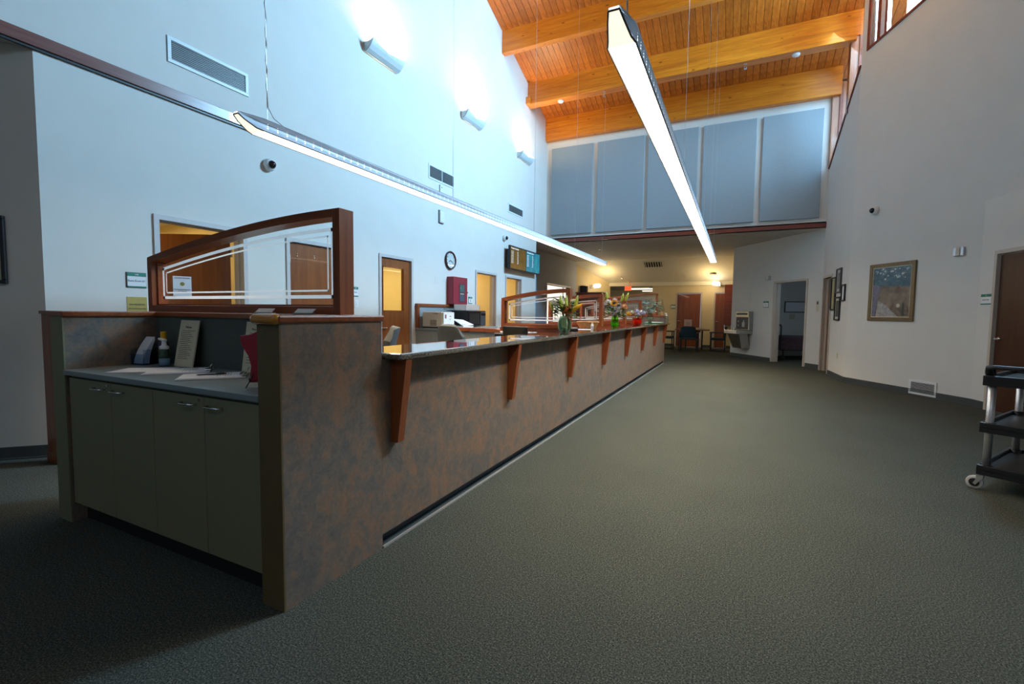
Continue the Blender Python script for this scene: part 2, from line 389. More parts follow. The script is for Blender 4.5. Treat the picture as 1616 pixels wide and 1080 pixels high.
# left nook under the overhang
wall('wall_left_front', (-7.83, -0.66, 0), (XL, OFF, 0), 0, ZS - .001, 0.12, label='angled off-white wall under the overhang')
st(B('ceiling', 'wall', None, -9.5, XL - 0.16, -8, 2.3, ZS, ZS + .1), 'shaded soffit under the overhang at left')
# rear and right enclosure (behind the camera)
wall('wall_rear', (6, -8, 0), (-9.5, -8, 0), 0, 11.2)
wall('wall_right_rear', (5.5, 6.0, 0), (5.5, -8, 0), 0, 11.2)
wall('wall_left_nook', (-9.5, -8, 0), (-9.5, 2.3, 0), 0, ZS)
wall('wall_right_angled', (4.4, 7.15, 0), (5.5, 6.0, 0), 0, 11)
# angled painting wall with clerestory window (raked sill) and low alcove opening beyond B1
angB = on(B0, B1); dB = (B1 - B0).normalized(); LB = (B1 - B0).length
wb = S('wall_right_front', 'angled grey-beige wall with the painting', B0, angB)
nB = 4.6
sw0 = 0.17; zsill = lambda s: 6.36 + 0.19 * (s - sw0)
def prismwall(parent, pts, name='panel_face', thick=0.16, mat='wall'):
    return MB().prism([(p[0], 0, p[1]) for p in pts], (0, thick, 0)).build(name, mat, parent)
prismwall(wb, [(0, 0), (LB, 0), (LB, 2.57), (nB, 2.57), (nB, zsill(nB)), (sw0, zsill(sw0)), (sw0, 10.0), (0, 10.0)])
prismwall(wb, [(2.4, zsill(2.4)), (nB, zsill(nB)), (nB, 10.9), (2.4, 10.4)])
# window in the angled wall
w1 = S('window_1', 'clerestory window with dark red wood frame and raked sill', B0, angB)
MB().prism([(sw0 - .05, -.02, zsill(sw0) - .05), (2.45, -.02, zsill(2.45) - .05), (2.45, -.02, zsill(2.45)), (sw0, -.02, zsill(sw0)), (sw0, -.02, 9.0), (sw0 - .05, -.02, 9.0)], (0, .20, 0)).build('frame', 'trimwood_x', w1)
B('mullion', 'trimwood_x', w1, sw0 + .05, sw0 + .075, .08, .13, zsill(sw0), 9.0)
B('mullion', 'trimwood_x', w1, sw0 + .24, sw0 + .29, .05, .13, zsill(sw0), 9.0)
B('mullion', 'trimwood_x', w1, 2.4, 2.45, .0, .13, zsill(2.4), 9.0)
B('pane', 'skyglow', w1, sw0 - .1, 2.7, .80, .81, 6.2, 9.3)  # glowing sheet outside the window stands in for the bright sky
B('roller_screen', 'sheer', w1, sw0 + .075, sw0 + .24, .12, .125, zsill(sw0), 9.0)
# the right wall between painting wall and far wall, raked clerestory opening above
angR = on(R0, B0); LR = (B0 - R0).length
wr = S('wall_right', 'short right wall with framed documents', R0, angR)
zr0, zr1 = 4.80, 6.12
zr = lambda s: zr0 + (zr1 - zr0) * s / LR
DR = (0.10, 0.86)
prismwall(wr, [(0, 0), (DR[0], 0), (DR[0], 2.2), (0, 2.2)], thick=.2)
prismwall(wr, [(0, 2.2), (LR, 2.2), (LR, zr(LR)), (0, zr(0))], thick=.2)
prismwall(wr, [(DR[1], 0), (LR, 0), (LR, 2.2), (DR[1], 2.2)], thick=.2)
for nm, s0, s1 in (('window_2', 0.03, 1.30), ('window_3', 1.42, LR)):
    wv = S(nm, 'clerestory opening with pinkish wood jambs under the beams', R0, angR)
    B('jamb', 'jamb', wv, s0, s0 + .05, -.02, .26, zr(s0), zc(13.3 - s0) - .3)
    MB().prism([(s0, -.03, zr(s0) - .035), (s1, -.03, zr(s1) - .035), (s1, -.03, zr(s1)), (s0, -.03, zr(s0))], (0, .3, 0)).build('sill', 'trimwood_x', wv)
    B('mullion', 'trimwood_x', wv, s0 + .05, s0 + .08, .12, .18, zr(s0 + .05), zc(13.3 - s0) - .3)
    B('post', 'jamb', wv, s1 - .04, s1, .02, .2, zr(s1), zc(13.3 - s1))
B('frame_post', 'trimwood_x', wr, 1.30, 1.42, -.02, .22, zr(1.30) - .05, 7.6)
# far upper wall
st(B('wall_far', 'wall', None, XL, 1.93, YF, YF + .2, ZS + .0, 6.55), 'white-edged far wall carrying the acoustic panels')
t = S('trim_3', 'red wood trim below the acoustic panels')
B('fascia', 'trimwood_x', t, XL, R0.x, YF - 0.03, YF, ZS - 0.01, ZS + 0.085, bevel=0.003)
# low ceiling beyond and its downward slope, then the soffit band and back wall
cl = [(12.6, ZS), (YF + .22, ZS)]
st(B('ceiling', 'low_ceiling', None, -8.5, 3.6, YF - .0, 18.6, ZS, ZS + .12), 'low grey ceiling beyond the tall lobby')
st(B('ceiling', 'low_ceiling', None, -8.5, XL - .16, 12.2, YF, ZS, ZS + .12))
st(MB().prism([(-8.5, 18.6, ZS), (-8.5, 20.0, 2.62), (-8.5, 20.0, 2.8), (-8.5, 18.6, ZS + .12)], (12, 0, 0)).build('ceiling', 'soffit'), 'sloping ceiling lit by sconces')
st(B('trim_4', 'soffit', None, -5.25, 3.6, 19.96, 20.12, 2.49, 2.64), 'pale soffit band over the far doors')
# side walls of the far hall
wall('wall_hall_left', (-6.1, 12.2, 0), (-6.1, 18.8, 0), 0, ZS, 0.14, [(3.25, 5.75, 0, 2.33)], mat='wall_grey', label='blue-grey wall past the television')
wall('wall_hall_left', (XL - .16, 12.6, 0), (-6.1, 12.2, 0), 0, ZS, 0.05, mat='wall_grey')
wall('wall_hall_angled', (-6.1, 18.8, 0), (-4.95, 20.0, 0), 0, ZS, 0.12, mat='wall_far', label='warm yellow angled wall with the bracket lamp')
# fountain wall
LA = (A1 - A0).length; angA = on(A0, A1)
SD0, SD1 = 1.95, 3.10
wall('wall_fountain', A0, A1, 0, ZS, 0.16, [(SD0 - .003, SD1 + .003, 0, 2.224)], label='greyish angled wall with the drinking fountain')
# far back wall with two doors
wall('wall_back', (-3.18, 20.05, 0), (3.0, 20.05, 0), 0, 2.6, 0.15, [(0.987, 1.903, 0, 2.174), (2.417, 2.803, 0, 2.174)], mat='wall_far', label='yellow back wall with two brown doors')
st(B('wall_hall_right', 'wall_far', None, A0.x + .05, A0.x + .17, 16.7, 20.1, 0, ZS), None)
# deep corridor behind, at left
wall('wall_corridor', (-8.5, 25.5, 0), (-3.0, 25.5, 0), 0, 2.62, mat='wall_far')
wall('wall_corridor', (-3.18, 25.5, 0), (-3.18, 20.2, 0), 0, 2.62, mat='wall_far')
st(B('wall_corridor', 'wall_far', None, -8.6, -8.5, 18, 25.5, 0, 2.62))
st(B('ceiling', 'low_ceiling', None, -8.6, -3.0, 20.1, 25.6, 2.62, 2.7), 'corridor ceiling')
area('corridor_light', (-5.2, 22.5, 2.55), (0, 0, -1), 3.0, 1.0, 22, (1, .78, .45))
# baseboards
def base(name, p0, p1, gaps=()):
    p0 = Vector(p0); p1 = Vector(p1); L = (p1 - p0).length; m = MB(); a = 0
    for g0, g1 in list(gaps) + [(L, L)]:
        if g0 - a > .02: m.box(a, g0, -0.012, 0, 0, 0.105).box(a, g0, -.03, -.012, 0, .012)
        a = g1
    o = m.build(name, 'rubber'); o.location = (p0.x, p0.y, 0); o.rotation_euler = (0, 0, math.radians(on(p0, p1))); return st(o)
base('baseboard_left', (XL, OFF, 0), (XL, 12.6, 0), [(a - .08 - OFF, b + .08 - OFF) for a, b, _ in DO])
base('baseboard_left_front', (-7.83, -0.66, 0), (XL, OFF, 0))
base('baseboard_right_front', B0, B1)
base('baseboard_right', R0, B0, [(DR[0] - .06, DR[1] + .06)])
base('baseboard_fountain', A0, A1, [(SD0 - .08, SD1 + .08)])
base('baseboard_back', (-3.18, 20.05, 0), (3.0, 20.05, 0), [(.92, 1.97), (2.35, 2.87)])
base('baseboard_hall', (-6.1, 12.2, 0), (-6.1, 18.8, 0), [(3.2, 5.8)])

# alcove right of the painting wall
dR = Vector((0.20, -0.98, 0)).normalized()
W1 = B1 + Vector((0.0, 0.0, 0)); W2 = W1 + dR * 3.0
wall('wall_alcove', W1, W2, 0, 3.0, 0.12, [(0.327, 1.253, 0, 2.204)], label='recessed wall in the right alcove')
base('baseboard_alcove', W1, W2, [(0.27, 1.31)])
st(MB().prism([tuple(B1) [:2] + (2.575,), (B1 + dB * 2.6)[:2] + (2.575,), (6.0, 8.5, 2.575), (4.0, 9.8, 2.575)], (0, 0, .1)).build('ceiling', 'wall'), 'alcove soffit')

# plank ceiling: each plank runs down the roof slope; beams across
rc_ = S('ceiling', 'orange cedar plank ceiling on heavy beams')
pw = 0.148; x = XL; pm = None  # one shared plank mesh
st(MB().prism([(-6, 14, zc(14) + .03), (-6, 2.0, zc(2.0) + .03), (-6, -8.2, zc(2.0) + .03), (-6, -8.2, zc(2.0) + .25), (-6, 2.0, zc(2.0) + .25), (-6, 14, zc(14) + .25)], (12.5, 0, 0)).build('ceiling', 'groove'), 'dark roof deck above the planks')
i = 0
while x < 3.6:
    m = MB(); g = 0.004
    ya, yb = 13.6, 2.0
    z0, z1 = zc(ya), zc(yb)
    m.prism([(x + g, ya, z0), (x + pw - g, ya, z0), (x + pw - g, yb, z1), (x + g, yb, z1)], (0, 0, .028))
    if pm is None: pm = m.data('ceiling_plank', 'plank'); X0 = x
    o = bpy.data.objects.new('ceiling_plank', pm); C.objects.link(o); o.parent = rc_
    o.location = (x - X0, 0, 0)
    x += pw; i += 1
st(B('ceiling', 'plank', None, XL, 5.5, -8, 2.0, zc(2.0), zc(2.0) + .03))
for k, (yb, h, th) in enumerate(((8.73, .50, .16), (10.29, .52, .16), (11.85, .50, .16), (YF - .17, .64, .17))):
    B('beam', 'beam', rc_, XL, [3.4, 2.9, 2.1, 2.0][k], yb, yb + th, zc(yb) - h, zc(yb) + .02, bevel=.008)
bm2 = B('beam_ledger', 'beam', rc_, XL, 2.0, 11.79, 12.06, zc(11.85) - .60, zc(11.85) - .50, bevel=.01, label='lighter ledger board under the middle beam')
B('beam_block', 'beam', rc_, XL, XL + .12, 11.72, 11.80, zc(11.85) - .60, zc(11.85) - .42, bevel=.005)

# acoustic panels on the far wall
pn = [(-5.16, -3.90), (-3.76, -2.44), (-2.34, -1.06), (-0.94, 0.30), (0.43, 1.70)]
nmz = ['leftmost, beside the sconce wall', 'second from the left', 'middle one, behind the pendant light', 'fourth from the left', 'rightmost, by the wood-framed windows']
for (a, b), s_ in zip(pn, nmz):
    t = T('acoustic_panel', 'tall blue-grey felt acoustic panel, %s' % s_, 'acoustic panel', ((a + b) / 2, YF, 3.66), 0, 'acoustic panels on the far upper wall')
    hw = (b - a) / 2
    B('felt_face', 'felt', t, -hw, hw, -.055, -.012, 0, 2.56, bevel=.012)
    B('mounting_frame', 'black', t, -hw + .03, hw - .03, -.012, 0, .03, 2.53)

# ================================================================== DOORS
def door_frame(parent, w_, h, mat='frame_grey', depth=.16, fw_=.05):
    m = MB()
    m.box(-fw_, 0, -.018, depth + .004, 0, h + fw_).box(w_, w_ + fw_, -.018, depth, 0, h + fw_).box(0, w_, -.018, depth, h, h + fw_)
    m.build('door_frame', mat, parent)
    MB().box(0, .015, .06, .10, 0, h).box(w_ - .015, w_, .06, .10, 0, h).box(0.015, w_ - .015, .06, .10, h - .015, h).build('stop', mat, parent)
def lever(parent, x, y, z, sgn=1):
    m = MB().lathe([(.028, 0), (.028, -.01), (.012, -.012), (.012, -.05)], (x, y, z), 12, 'y')
    m.tube([(x, y - .048, z), (x + sgn * .11, y - .048, z)], .009, 8)
    return m.build('handle', 'chrome', parent, smooth=True)
def hinges(parent, x, y, h):
    for z in (.25, h * .55, h - .28): MB().box(x - .012, x + .012, y - .006, y + .006, z, z + .11).build('hinge', 'chrome', parent)
# doors of the left wall. local x = +Y, local y = -X
names = ['open door of the first exam room', 'closed brown wood door seen through the etched screen', 'brown wood door with a tall window into a yellow room', 'open door beside the black microwave', 'open doorway below the television']
for k, (a, b, kind) in enumerate(DO):
    d = S('door_%d' % (k + 1), names[k], (XL, a, 0), 90); wd = b - a; h = 2.205
    door_frame(d, wd, h)
    if kind == 'shut':
        lf = B('door_leaf', 'door', d, .017, wd - .017, .02, .06, .012, h - .018, bevel=.002)
        hinges(d, .012, .012, h); lever(lf, wd - .09, .02, 1.0, -1)
        for zz in (2.06, 2.03):
            for xx in (.14, .42): MB().lathe([(.008, .021), (.008, .014)], (xx, 0, zz), 8, 'y').build('bolt', 'chrome', lf)
    if kind == 'window':
        m = MB(); x0, x1, z0, z1 = .02, wd - .02, .012, h - .018; a0, a1, c0, c1 = .06, .62, 1.30, 2.06
        m.box(x0, a0, .02, .065, z0, z1).box(a1, x1, .02, .065, z0, z1).box(a0, a1, .02, .065, z0, c0).box(a0, a1, .02, .065, c1, z1)
        lf = m.build('door_leaf', 'door', d)
        MB().box(a0, a0 + .015, .012, .07, c0, c1).box(a1 - .015, a1, .012, .07, c0, c1).box(a0, a1, .012, .07, c0, c0 + .015).box(a0, a1, .012, .07, c1 - .015, c1).build('glazing_bead', 'door', lf)
        B('pane', 'glass', lf, a0 + .015, a1 - .015, .04, .045, c0 + .015, c1 - .015)
        lever(lf, .05, .02, 1.02, 1)
    if kind == 'open':
        lf = bpy.data.objects.new('door_leaf', None)
        if k == 0:   # hinged on the far side, swung in
            hx, hy, rot, s_ = wd - .05, .17, 118, 1
        elif k == 3: hx, hy, rot, s_ = .02, .16, 80, 1
        else: hx, hy, rot, s_ = .02, .16, 97, 1
        q = B('door_leaf', 'door', d, 0, wd - .04, -.02, .02, .012, h - .02, bevel=.002)
        q.location = (hx, hy, 0); q.rotation_euler = (0, 0, math.radians(rot)) if k else (0, 0, math.radians(120))
        lever(q, wd - .13, -.02, 1.0, -1)
        hinges(d, hx + (.0 if k else .012), hy - .012, h)
# rooms behind the left wall (one yellow-painted cell per opening)
rooms = [(2.3, 3.95), (4.05, 5.5), (5.6, 7.9), (8.7, 10.3), (10.4, 12.1)]
for k, (a, b) in enumerate(rooms):
    rm = S('wall_room_%d' % (k + 1), 'yellow-lit room behind the left wall')
    xb = -8.1
    MB().box(xb - .08, xb, a, b, 0, 2.5).box(xb, XL - .17, a - .08, a, 0, 2.5).box(xb, XL - .17, b, b + .08, 0, 2.5).build('room_wall', 'wall_yellow', rm)
    B('room_ceiling', 'soffit', rm, xb - .08, XL - .17, a - .08, b + .08, 2.5, 2.56)
    area('room_light', ((xb + XL) / 2, (a + b) / 2, 2.47), (0, 0, -1), 1.0, .8, [16, 2, 34, 34, 26][k], (1.0, .74, .34))
# right wall narrow door beside the documents, seen edge-on
d = S('door_6', 'doorway with tan frame seen edge-on by the framed documents', tuple(R0 + (B0 - R0).normalized() * DR[0]), angR)
door_frame(d, DR[1] - DR[0], 2.2, 'frame_tan', .2)
B('door_leaf', 'jamb', d, .02, .74, .15, .19, .01, 2.18)
# fountain-wall doorway into a dim room
pA = A0 + (A1 - A0).normalized() * SD0
d = S('door_7', 'open doorway into the dim blue room', tuple(pA), angA)
door_frame(d, SD1 - SD0, 2.22, 'frame_tan', .18)
rm = S('wall_room_6', 'dim room beyond the fountain wall', tuple(pA), angA)
MB().box(-1.80, 2.2, 3.0, 3.08, 0, 2.6).box(-1.88, -1.80, .17, 3.08, 0, 2.6).box(2.2, 2.28, .18, 3.08, 0, 2.6).build('room_wall', 'wall', rm)
B('room_ceiling', 'wall', rm, -1.88, 2.28, .18, 3.08, 2.45, 2.5)
area('dim_room_daylight', tuple(pA + Matrix.Rotation(math.radians(angA), 3, 'Z') @ Vector((1.9, 1.2, 2.0))), (-.6, .2, -.3), .9, 1.0, 7, (.55, .78, 1.0))
# two doors of the back wall
for k, (a, b, lb) in enumerate(((.99, 1.90, 'wide brown door behind the round table'), (2.42, 2.80, 'narrow brown door in the back wall'))):
    d = S('door_%d' % (8 + k), lb, (-3.18 + a, 20.05, 0), 0)
    door_frame(d, b - a, 2.17, 'frame_tan', .14)
    lf = B('door_leaf', 'door', d, .017, b - a - .017, .02, .06, .01, 2.15, bevel=.002); lever(lf, .07, .02, 1.05, 1)
# alcove door
pW = W1 + dR * .33
d = S('door_10', 'dark brown alcove door behind the cart', tuple(pW), on(W1, W2))
door_frame(d, .92, 2.2, 'frame_tan', .12)
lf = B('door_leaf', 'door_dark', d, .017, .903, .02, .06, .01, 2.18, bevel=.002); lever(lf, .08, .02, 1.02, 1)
# bright room past the grey hall wall
d = S('window_4', 'bright doorway opening in the grey hall wall', (-6.1, 15.45, 0), 90)
MB().box(-.05, 0, -.02, .14, 0, 2.38).box(2.5, 2.55, -.02, .14, 0, 2.38).box(0, 2.5, -.02, .14, 2.33, 2.38).build('frame', 'white', d)
B('mullion', 'white', d, 1.9, 1.95, .05, .10, 0, 2.33)
B('room_glow_sheet', emit('bright_room_glow', (1, .93, .78), 1.25), d, 0, 2.5, .16, .17, 0, 2.33)  # glowing sheet stands in for the lit room beyond
st(B('trim_5', 'bluelit', None, XL - .03, XL + .006, 12.605, 12.64, 0, 2.35), 'corner guard at the wall end, painted with reflected blue daylight')
st(B('trim_6', 'trimwood_x', None, -.42, -.14, 19.5, 20.04, .93, 2.47), 'dark reddish panel hung beside the fountain wall')

# ================================================================== CEILING AND WALL EQUIPMENT
def louvre(name, label, loc, deg, w_, h_, n, group, split=False, mat='sconce', tilt=.5):
    t = T(name, label, 'vent', loc, deg, group)
    fr = .035
    m = MB().box(-fr, w_ + fr, -.012, 0, -fr, 0).box(-fr, w_ + fr, -.012, 0, h_, h_ + fr).box(-fr, 0, -.012, 0, 0, h_).box(w_, w_ + fr, -.012, 0, 0, h_)
    if split: m.box(w_ / 2 - .008, w_ / 2 + .008, -.012, 0, 0, h_)
    m.build('frame', mat, t, bevel=.002)
    B('backing', 'black', t, 0, w_, -.002, .0, 0, h_)
    p = h_ / n; d = None
    for i in range(n):
        z = p * (i + .5)
        q = MB().prism([(0, -.012, -p * .16), (0, -.003, p * .02), (0, -.003, p * .10), (0, -.012, -p * .06)], (w_, 0, 0)) if d is None else None
        if q: d = q.data('slat', mat)
        o = bpy.data.objects.new('slat', d); C.objects.link(o); o.parent = t; o.location = (0, 0, z)
    return t
louvre('supply_grille', 'largest white louvred grille, high on the left wall nearest the camera', (XL, 2.90, 3.86), 90, .80, .19, 10, 'grilles high on the left wall')
louvre('supply_grille', 'two-section white louvred grille above the round clock', (XL, 7.36, 3.86), 90, .82, .21, 9, 'grilles high on the left wall', True)
louvre('supply_grille', 'small farthest white louvred grille, above the wall television', (XL, 10.76, 3.90), 90, .84, .17, 7, 'grilles high on the left wall')
louvre('floor_grille', 'small white louvred grille low on the wall under the painting', tuple(B0 + dB * 1.42 + Vector((0, 0, .055))), angB, .40, .17, 9, 'low grille', mat='white')

def sconce(loc, label):
    t = T('wall_sconce', label, 'wall lamp', loc, 90, 'sconces high on the left wall')
    # scooped shield: profile in (y,z), y negative = into the room
    prof = [(-.01, -.11), (-.05, -.112), (-.10, -.085), (-.15, -.03), (-.195, .055), (-.19, .06), (-.14, -.02), (-.095, -.07), (-.05, -.095), (-.01, -.095)]
    MB().prism([(0, y, z) for y, z in prof], (.76, 0, 0)).build('shield', 'sconce', t)
    for xx in (0, .755):
        MB().prism([(xx, 0, -.09), (xx, -.05, -.105), (xx, -.10, -.08), (xx, -.148, -.027), (xx, -.19, .055), (xx, -.13, .03), (xx, -.07, .02), (xx, 0, .03)], (.005, 0, 0)).build('end_cap', 'sconce', t)
    B('lamp', 'sconce_glow', t, .10, .66, -.10, -.04, -.03, -.02)
    l = area('sconce_light', (XL + .075, loc[1] + .38, loc[2] + .03), (-.08, 0, 1), .56, .07, 62, (1.0, .74, .38)); l.rotation_euler = Vector((.22, 0, 1)).to_track_quat('-Z', 'X').to_euler()
    return t
sconce((XL, 5.66, 5.42), 'largest, nearest curved uplight sconce on the tall left wall')
sconce((XL, 8.46, 5.46), 'middle curved uplight sconce on the tall left wall')
sconce((XL, 11.2, 5.48), 'farthest curved uplight sconce, nearest the acoustic panels')

def camera_dome(loc, deg, label, side=1):
    t = T('security_camera', label, 'security camera', loc, deg, 'dome security cameras')
    MB().lathe([(.075, 0), (.078, -.02), (.072, -.055), (.06, -.075)], (0, 0, 0), 20, 'y').build('housing', 'white', t, smooth=True)
    MB().ball((0, -.07, 0), .05, 14, 8).build('dome', 'blackgloss', t, smooth=True)
    return t
camera_dome((XL, 3.98, 3.10), 90, 'dome camera beneath the near end of the left pendant light')
camera_dome((XL, 10.50, 3.17), 90, 'dome camera just above the wall television')
camera_dome(tuple(B0 + dB * .52 + Vector((0, 0, 3.26))), angB, 'dome camera above the gold-framed painting')
t = T('motion_sensor', 'rounded white wall sensor box below the two-section grille', 'sensor', (XL, 7.72, 3.05), 90)
B('housing', 'white', t, -.06, .09, -.05, 0, 0, .24, bevel=.03); B('back_plate', 'darkgrey', t, -.07, .10, -.012, 0, -.01, .25, bevel=.005)
t = T('thermostat', 'tiny grey control box directly under the two-section grille', 'sensor', (XL, 7.68, 3.64), 90)
B('housing', 'sconce', t, 0, .1, -.03, 0, 0, .15, bevel=.008); B('button', 'black', t, .04, .06, -.034, -.03, .09, .11)
t = T('strobe_unit', 'small square beige alarm strobe to the right of the painting', 'sensor', tuple(B0 + dB * 1.98 + Vector((0, 0, 2.25))), angB)
B('housing', 'alu', t, 0, .15, -.035, 0, 0, .13, bevel=.006); B('lens_strip', 'bag', t, .045, .105, -.045, -.035, .005, .125, bevel=.004)
t = T('strobe_unit', 'little white alarm box left of the dim doorway top', 'sensor', tuple(A0 + (A1 - A0).normalized() * 1.60 + Vector((0, 0, 2.32))), angA)
B('housing', 'frame_grey', t, 0, .16, -.05, 0, 0, .12, bevel=.006); B('lens_strip', 'white', t, .05, .11, -.06, -.05, .01, .11)

# clock
t = T('wall_clock', 'round dark-rimmed wall clock with white face', 'clock', (XL, 8.06, 2.355), 90)
MB().lathe([(.185, 0), (.19, -.03), (.175, -.05), (.155, -.035), (.155, -.02)], (0, 0, 0), 32, 'y').build('rim', plain('clock_rim', (.05, .018, .018), .3), t, smooth=True)
MB().lathe([(.156, -.018), (.156, -.022)], (0, 0, 0), 32, 'y').build('face', 'white', t)
for i in range(12):
    q = i * PI / 6; text(str(i or 12), 'numeral', 'ink', t, (.125 * math.sin(q), -.024, .125 * math.cos(q)), .042)
for q, l, w_ in ((-2.0, .075, .007), (2.05, .11, .005)):
    a = Vector((math.sin(q), 0, math.cos(q))); c = Vector((a.z, 0, -a.x)) * w_; o_ = Vector((0, -.026, 0))
    MB().prism([tuple(o_ - c), tuple(o_ + c), tuple(o_ + c + a * l), tuple(o_ - c + a * l)], (0, -.003, 0)).build('hand', 'ink', t)
B('glass_cover', 'glass', t, -.11, .11, -.034, -.033, -.11, .11)
# fire alarm panel
t = T('fire_alarm_panel', 'dark red fire alarm control cabinet below the clock', 'alarm panel', (XL, 7.96, 1.46), 90)
B('cabinet', 'red', t, 0, .54, -.14, 0, 0, .56, bevel=.004)
dr_ = B('door', 'red', t, .0, .54, -.16, -.14, .0, .56, bevel=.004)
B('lock', 'chrome', dr_, .525, .55, -.168, -.15, .24, .27)
B('control_panel', 'darkgrey', t, .22, .42, -.166, -.16, .05, .42, bevel=.002)
B('display', plain('display_teal', (.05, .12, .13), .3), t, .235, .405, -.169, -.166, .26, .40)
for i, c in enumerate(('yellow', 'green', 'green')): B('indicator', c, t, .25 + .045 * i, .27 + .045 * i, -.172, -.169, .33, .345)
B('logo_plate', 'alu', t, .25, .39, -.169, -.166, .205, .23)
B('keypad', plain('keypad_slate', (.07, .09, .13), .4), t, .235, .405, -.169, -.166, .065, .19)
t = T('keypad', 'small grey access keypad right of the red alarm cabinet', 'keypad', (XL, 8.55, 1.50), 90)
B('body', 'bag', t, 0, .10, -.025, 0, 0, .17, bevel=.004); B('pad', 'darkgrey', t, .02, .08, -.028, -.025, .02, .13)
for nm, y, z, lb in (('light_switch', 5.42, 1.35, 'white light switch below the small room plate'), ('light_switch', 10.33, 1.50, 'white light switch between the two far doorways')):
    t = T(nm, lb, 'switch', (XL, y, z), 90); B('plate', 'white', t, 0, .075, -.006, 0, 0, .12, bevel=.002); B('rocker', 'white', t, .025, .05, -.012, -.006, .03, .09, bevel=.002)
t = T('outlet', 'cream wall outlet on the short right wall below the documents', 'outlet', tuple(R0 + (B0 - R0).normalized() * 1.62 + Vector((0, 0, .42))), angR)
B('plate', 'cream', t, 0, .075, -.006, 0, 0, .12, bevel=.002); B('socket', 'cream', t, .02, .055, -.008, -.006, .02, .055); B('socket', 'cream', t, .02, .055, -.008, -.006, .07, .105)
t = T('outlet_cover', 'blank white cover plate left of the red alarm cabinet', 'outlet', (XL, 7.55, 1.86), 90)
B('plate', 'wall', t, 0, .12, -.004, 0, 0, .14, bevel=.002); B('screw', 'white', t, .055, .065, -.006, -.004, .065, .075)
# room plates
def plate(loc, deg, label, num, words_, w_=.17, h_=.15, group='green-topped room plates', size=.03):
    t = T('room_sign', label, 'sign', loc, deg, group)
    B('back_plate', 'darkgrey', t, 0, w_, -.008, 0, 0, h_, bevel=.002)
    B('face', 'white', t, .008, w_ - .004, -.011, -.008, .016, h_ * .74)
    B('header', 'green', t, .008, w_ - .004, -.011, -.008, h_ * .74, h_ - .003)
    B('footer', 'green', t, .008, w_ - .004, -.011, -.008, .003, .016)
    text(num, 'lettering', 'white', t, (w_ / 2, -.012, h_ * .86), size * .8)
    text(words_, 'lettering', 'signtext', t, (w_ / 2, -.012, h_ * .45), size, xs=.85)
    return t
plate((XL, 2.43, 1.50), 90, 'green and white room plate reading Exam Room #1, left of the first doorway', '148', 'Exam Room #1', size=.027)
plate((XL, 5.37, 1.52), 90, 'narrow green-topped room plate just right of the big etched screen', '147', 'Exam', .12, .15)
plate((XL, 8.80, 1.49), 90, 'green-topped room plate left of the microwave doorway', '145', 'Staff\nOnly', .16, .15)
plate((-2.42, 20.03, 1.56), 0, 'dark-topped room plate left of the wide far door', '140', 'Office', .17, .15)
plate(tuple(A0 + (A1 - A0).normalized() * 1.50 + Vector((0, 0, 1.54))), angA, 'green-topped room plate left of the dim doorway', '132', 'Exam', .22, .18)
plate(tuple(W1 + dR * .06 + Vector((0, 0, 1.50))), on(W1, W2), 'green-topped room plate in the right alcove', '128', 'Education Office', .21, .15, size=.022)
t = T('notice', 'yellow paper notice below the Exam Room plate', 'sign', (XL, 2.43, 1.20), 90)
B('sheet', 'yellowsign', t, 0, .17, -.004, 0, 0, .21)
text('NO PATIENTS', 'lettering', 'ink', t, (.085, -.0052, .135), .021); text('Use Front Door Only', 'lettering', 'ink', t, (.085, -.0052, .095), .017)
t = T('door_notice', 'white paper notice hung on the first exam room door', 'sign', (-5.60, 2.99, 1.44), 70)
B('sheet', 'paper', t, 0, .17, -.003, 0, 0, .22)
text('DO NOT DISTURB', 'lettering', 'ink', t, (.085, -.005, .20), .017)
MB().lathe([(.022, -.004), (.022, -.005), (.014, -.005), (.014, -.004)], (.085, 0, .135), 16, 'y').build('emblem', 'yellowsign', t)
text('Medical Examination\nIn Progress', 'lettering', 'ink', t, (.085, -.005, .065), .018)


# television
t = T('wall_television', 'slim black wall television showing an ochre and a cyan list', 'television', (XL, 10.52, 2.40), 90)
B('bezel', 'black', t, 0, 1.95, -.17, -.12, 0, .60, bevel=.006)
B('mount', 'darkgrey', t, .1, 1.75, -.12, 0, .05, .52)
B('screen', 'scr1', t, .03, .96, -.175, -.17, .03, .57, label='ochre screen half'); B('screen', 'scr2', t, 1.0, 1.92, -.175, -.17, .03, .57, label='cyan screen half')
for (x0, ttl) in ((.06, 'Provider Schedule'), (1.03, 'Community Events')):
    text(ttl, 'lettering', 'scrtext', t, (x0, -.178, .535), .06, align='LEFT')
    for j in range(9):
        text('Service  ' + 'AB' [j % 2], 'lettering', 'scrtext', t, (x0 + .01, -.178, .46 - .036 * j), .032, align='LEFT')
        text('%d:30' % (8 + j % 4), 'lettering', 'scrtext', t, (x0 + .36, -.178, .46 - .036 * j), .032, align='LEFT')

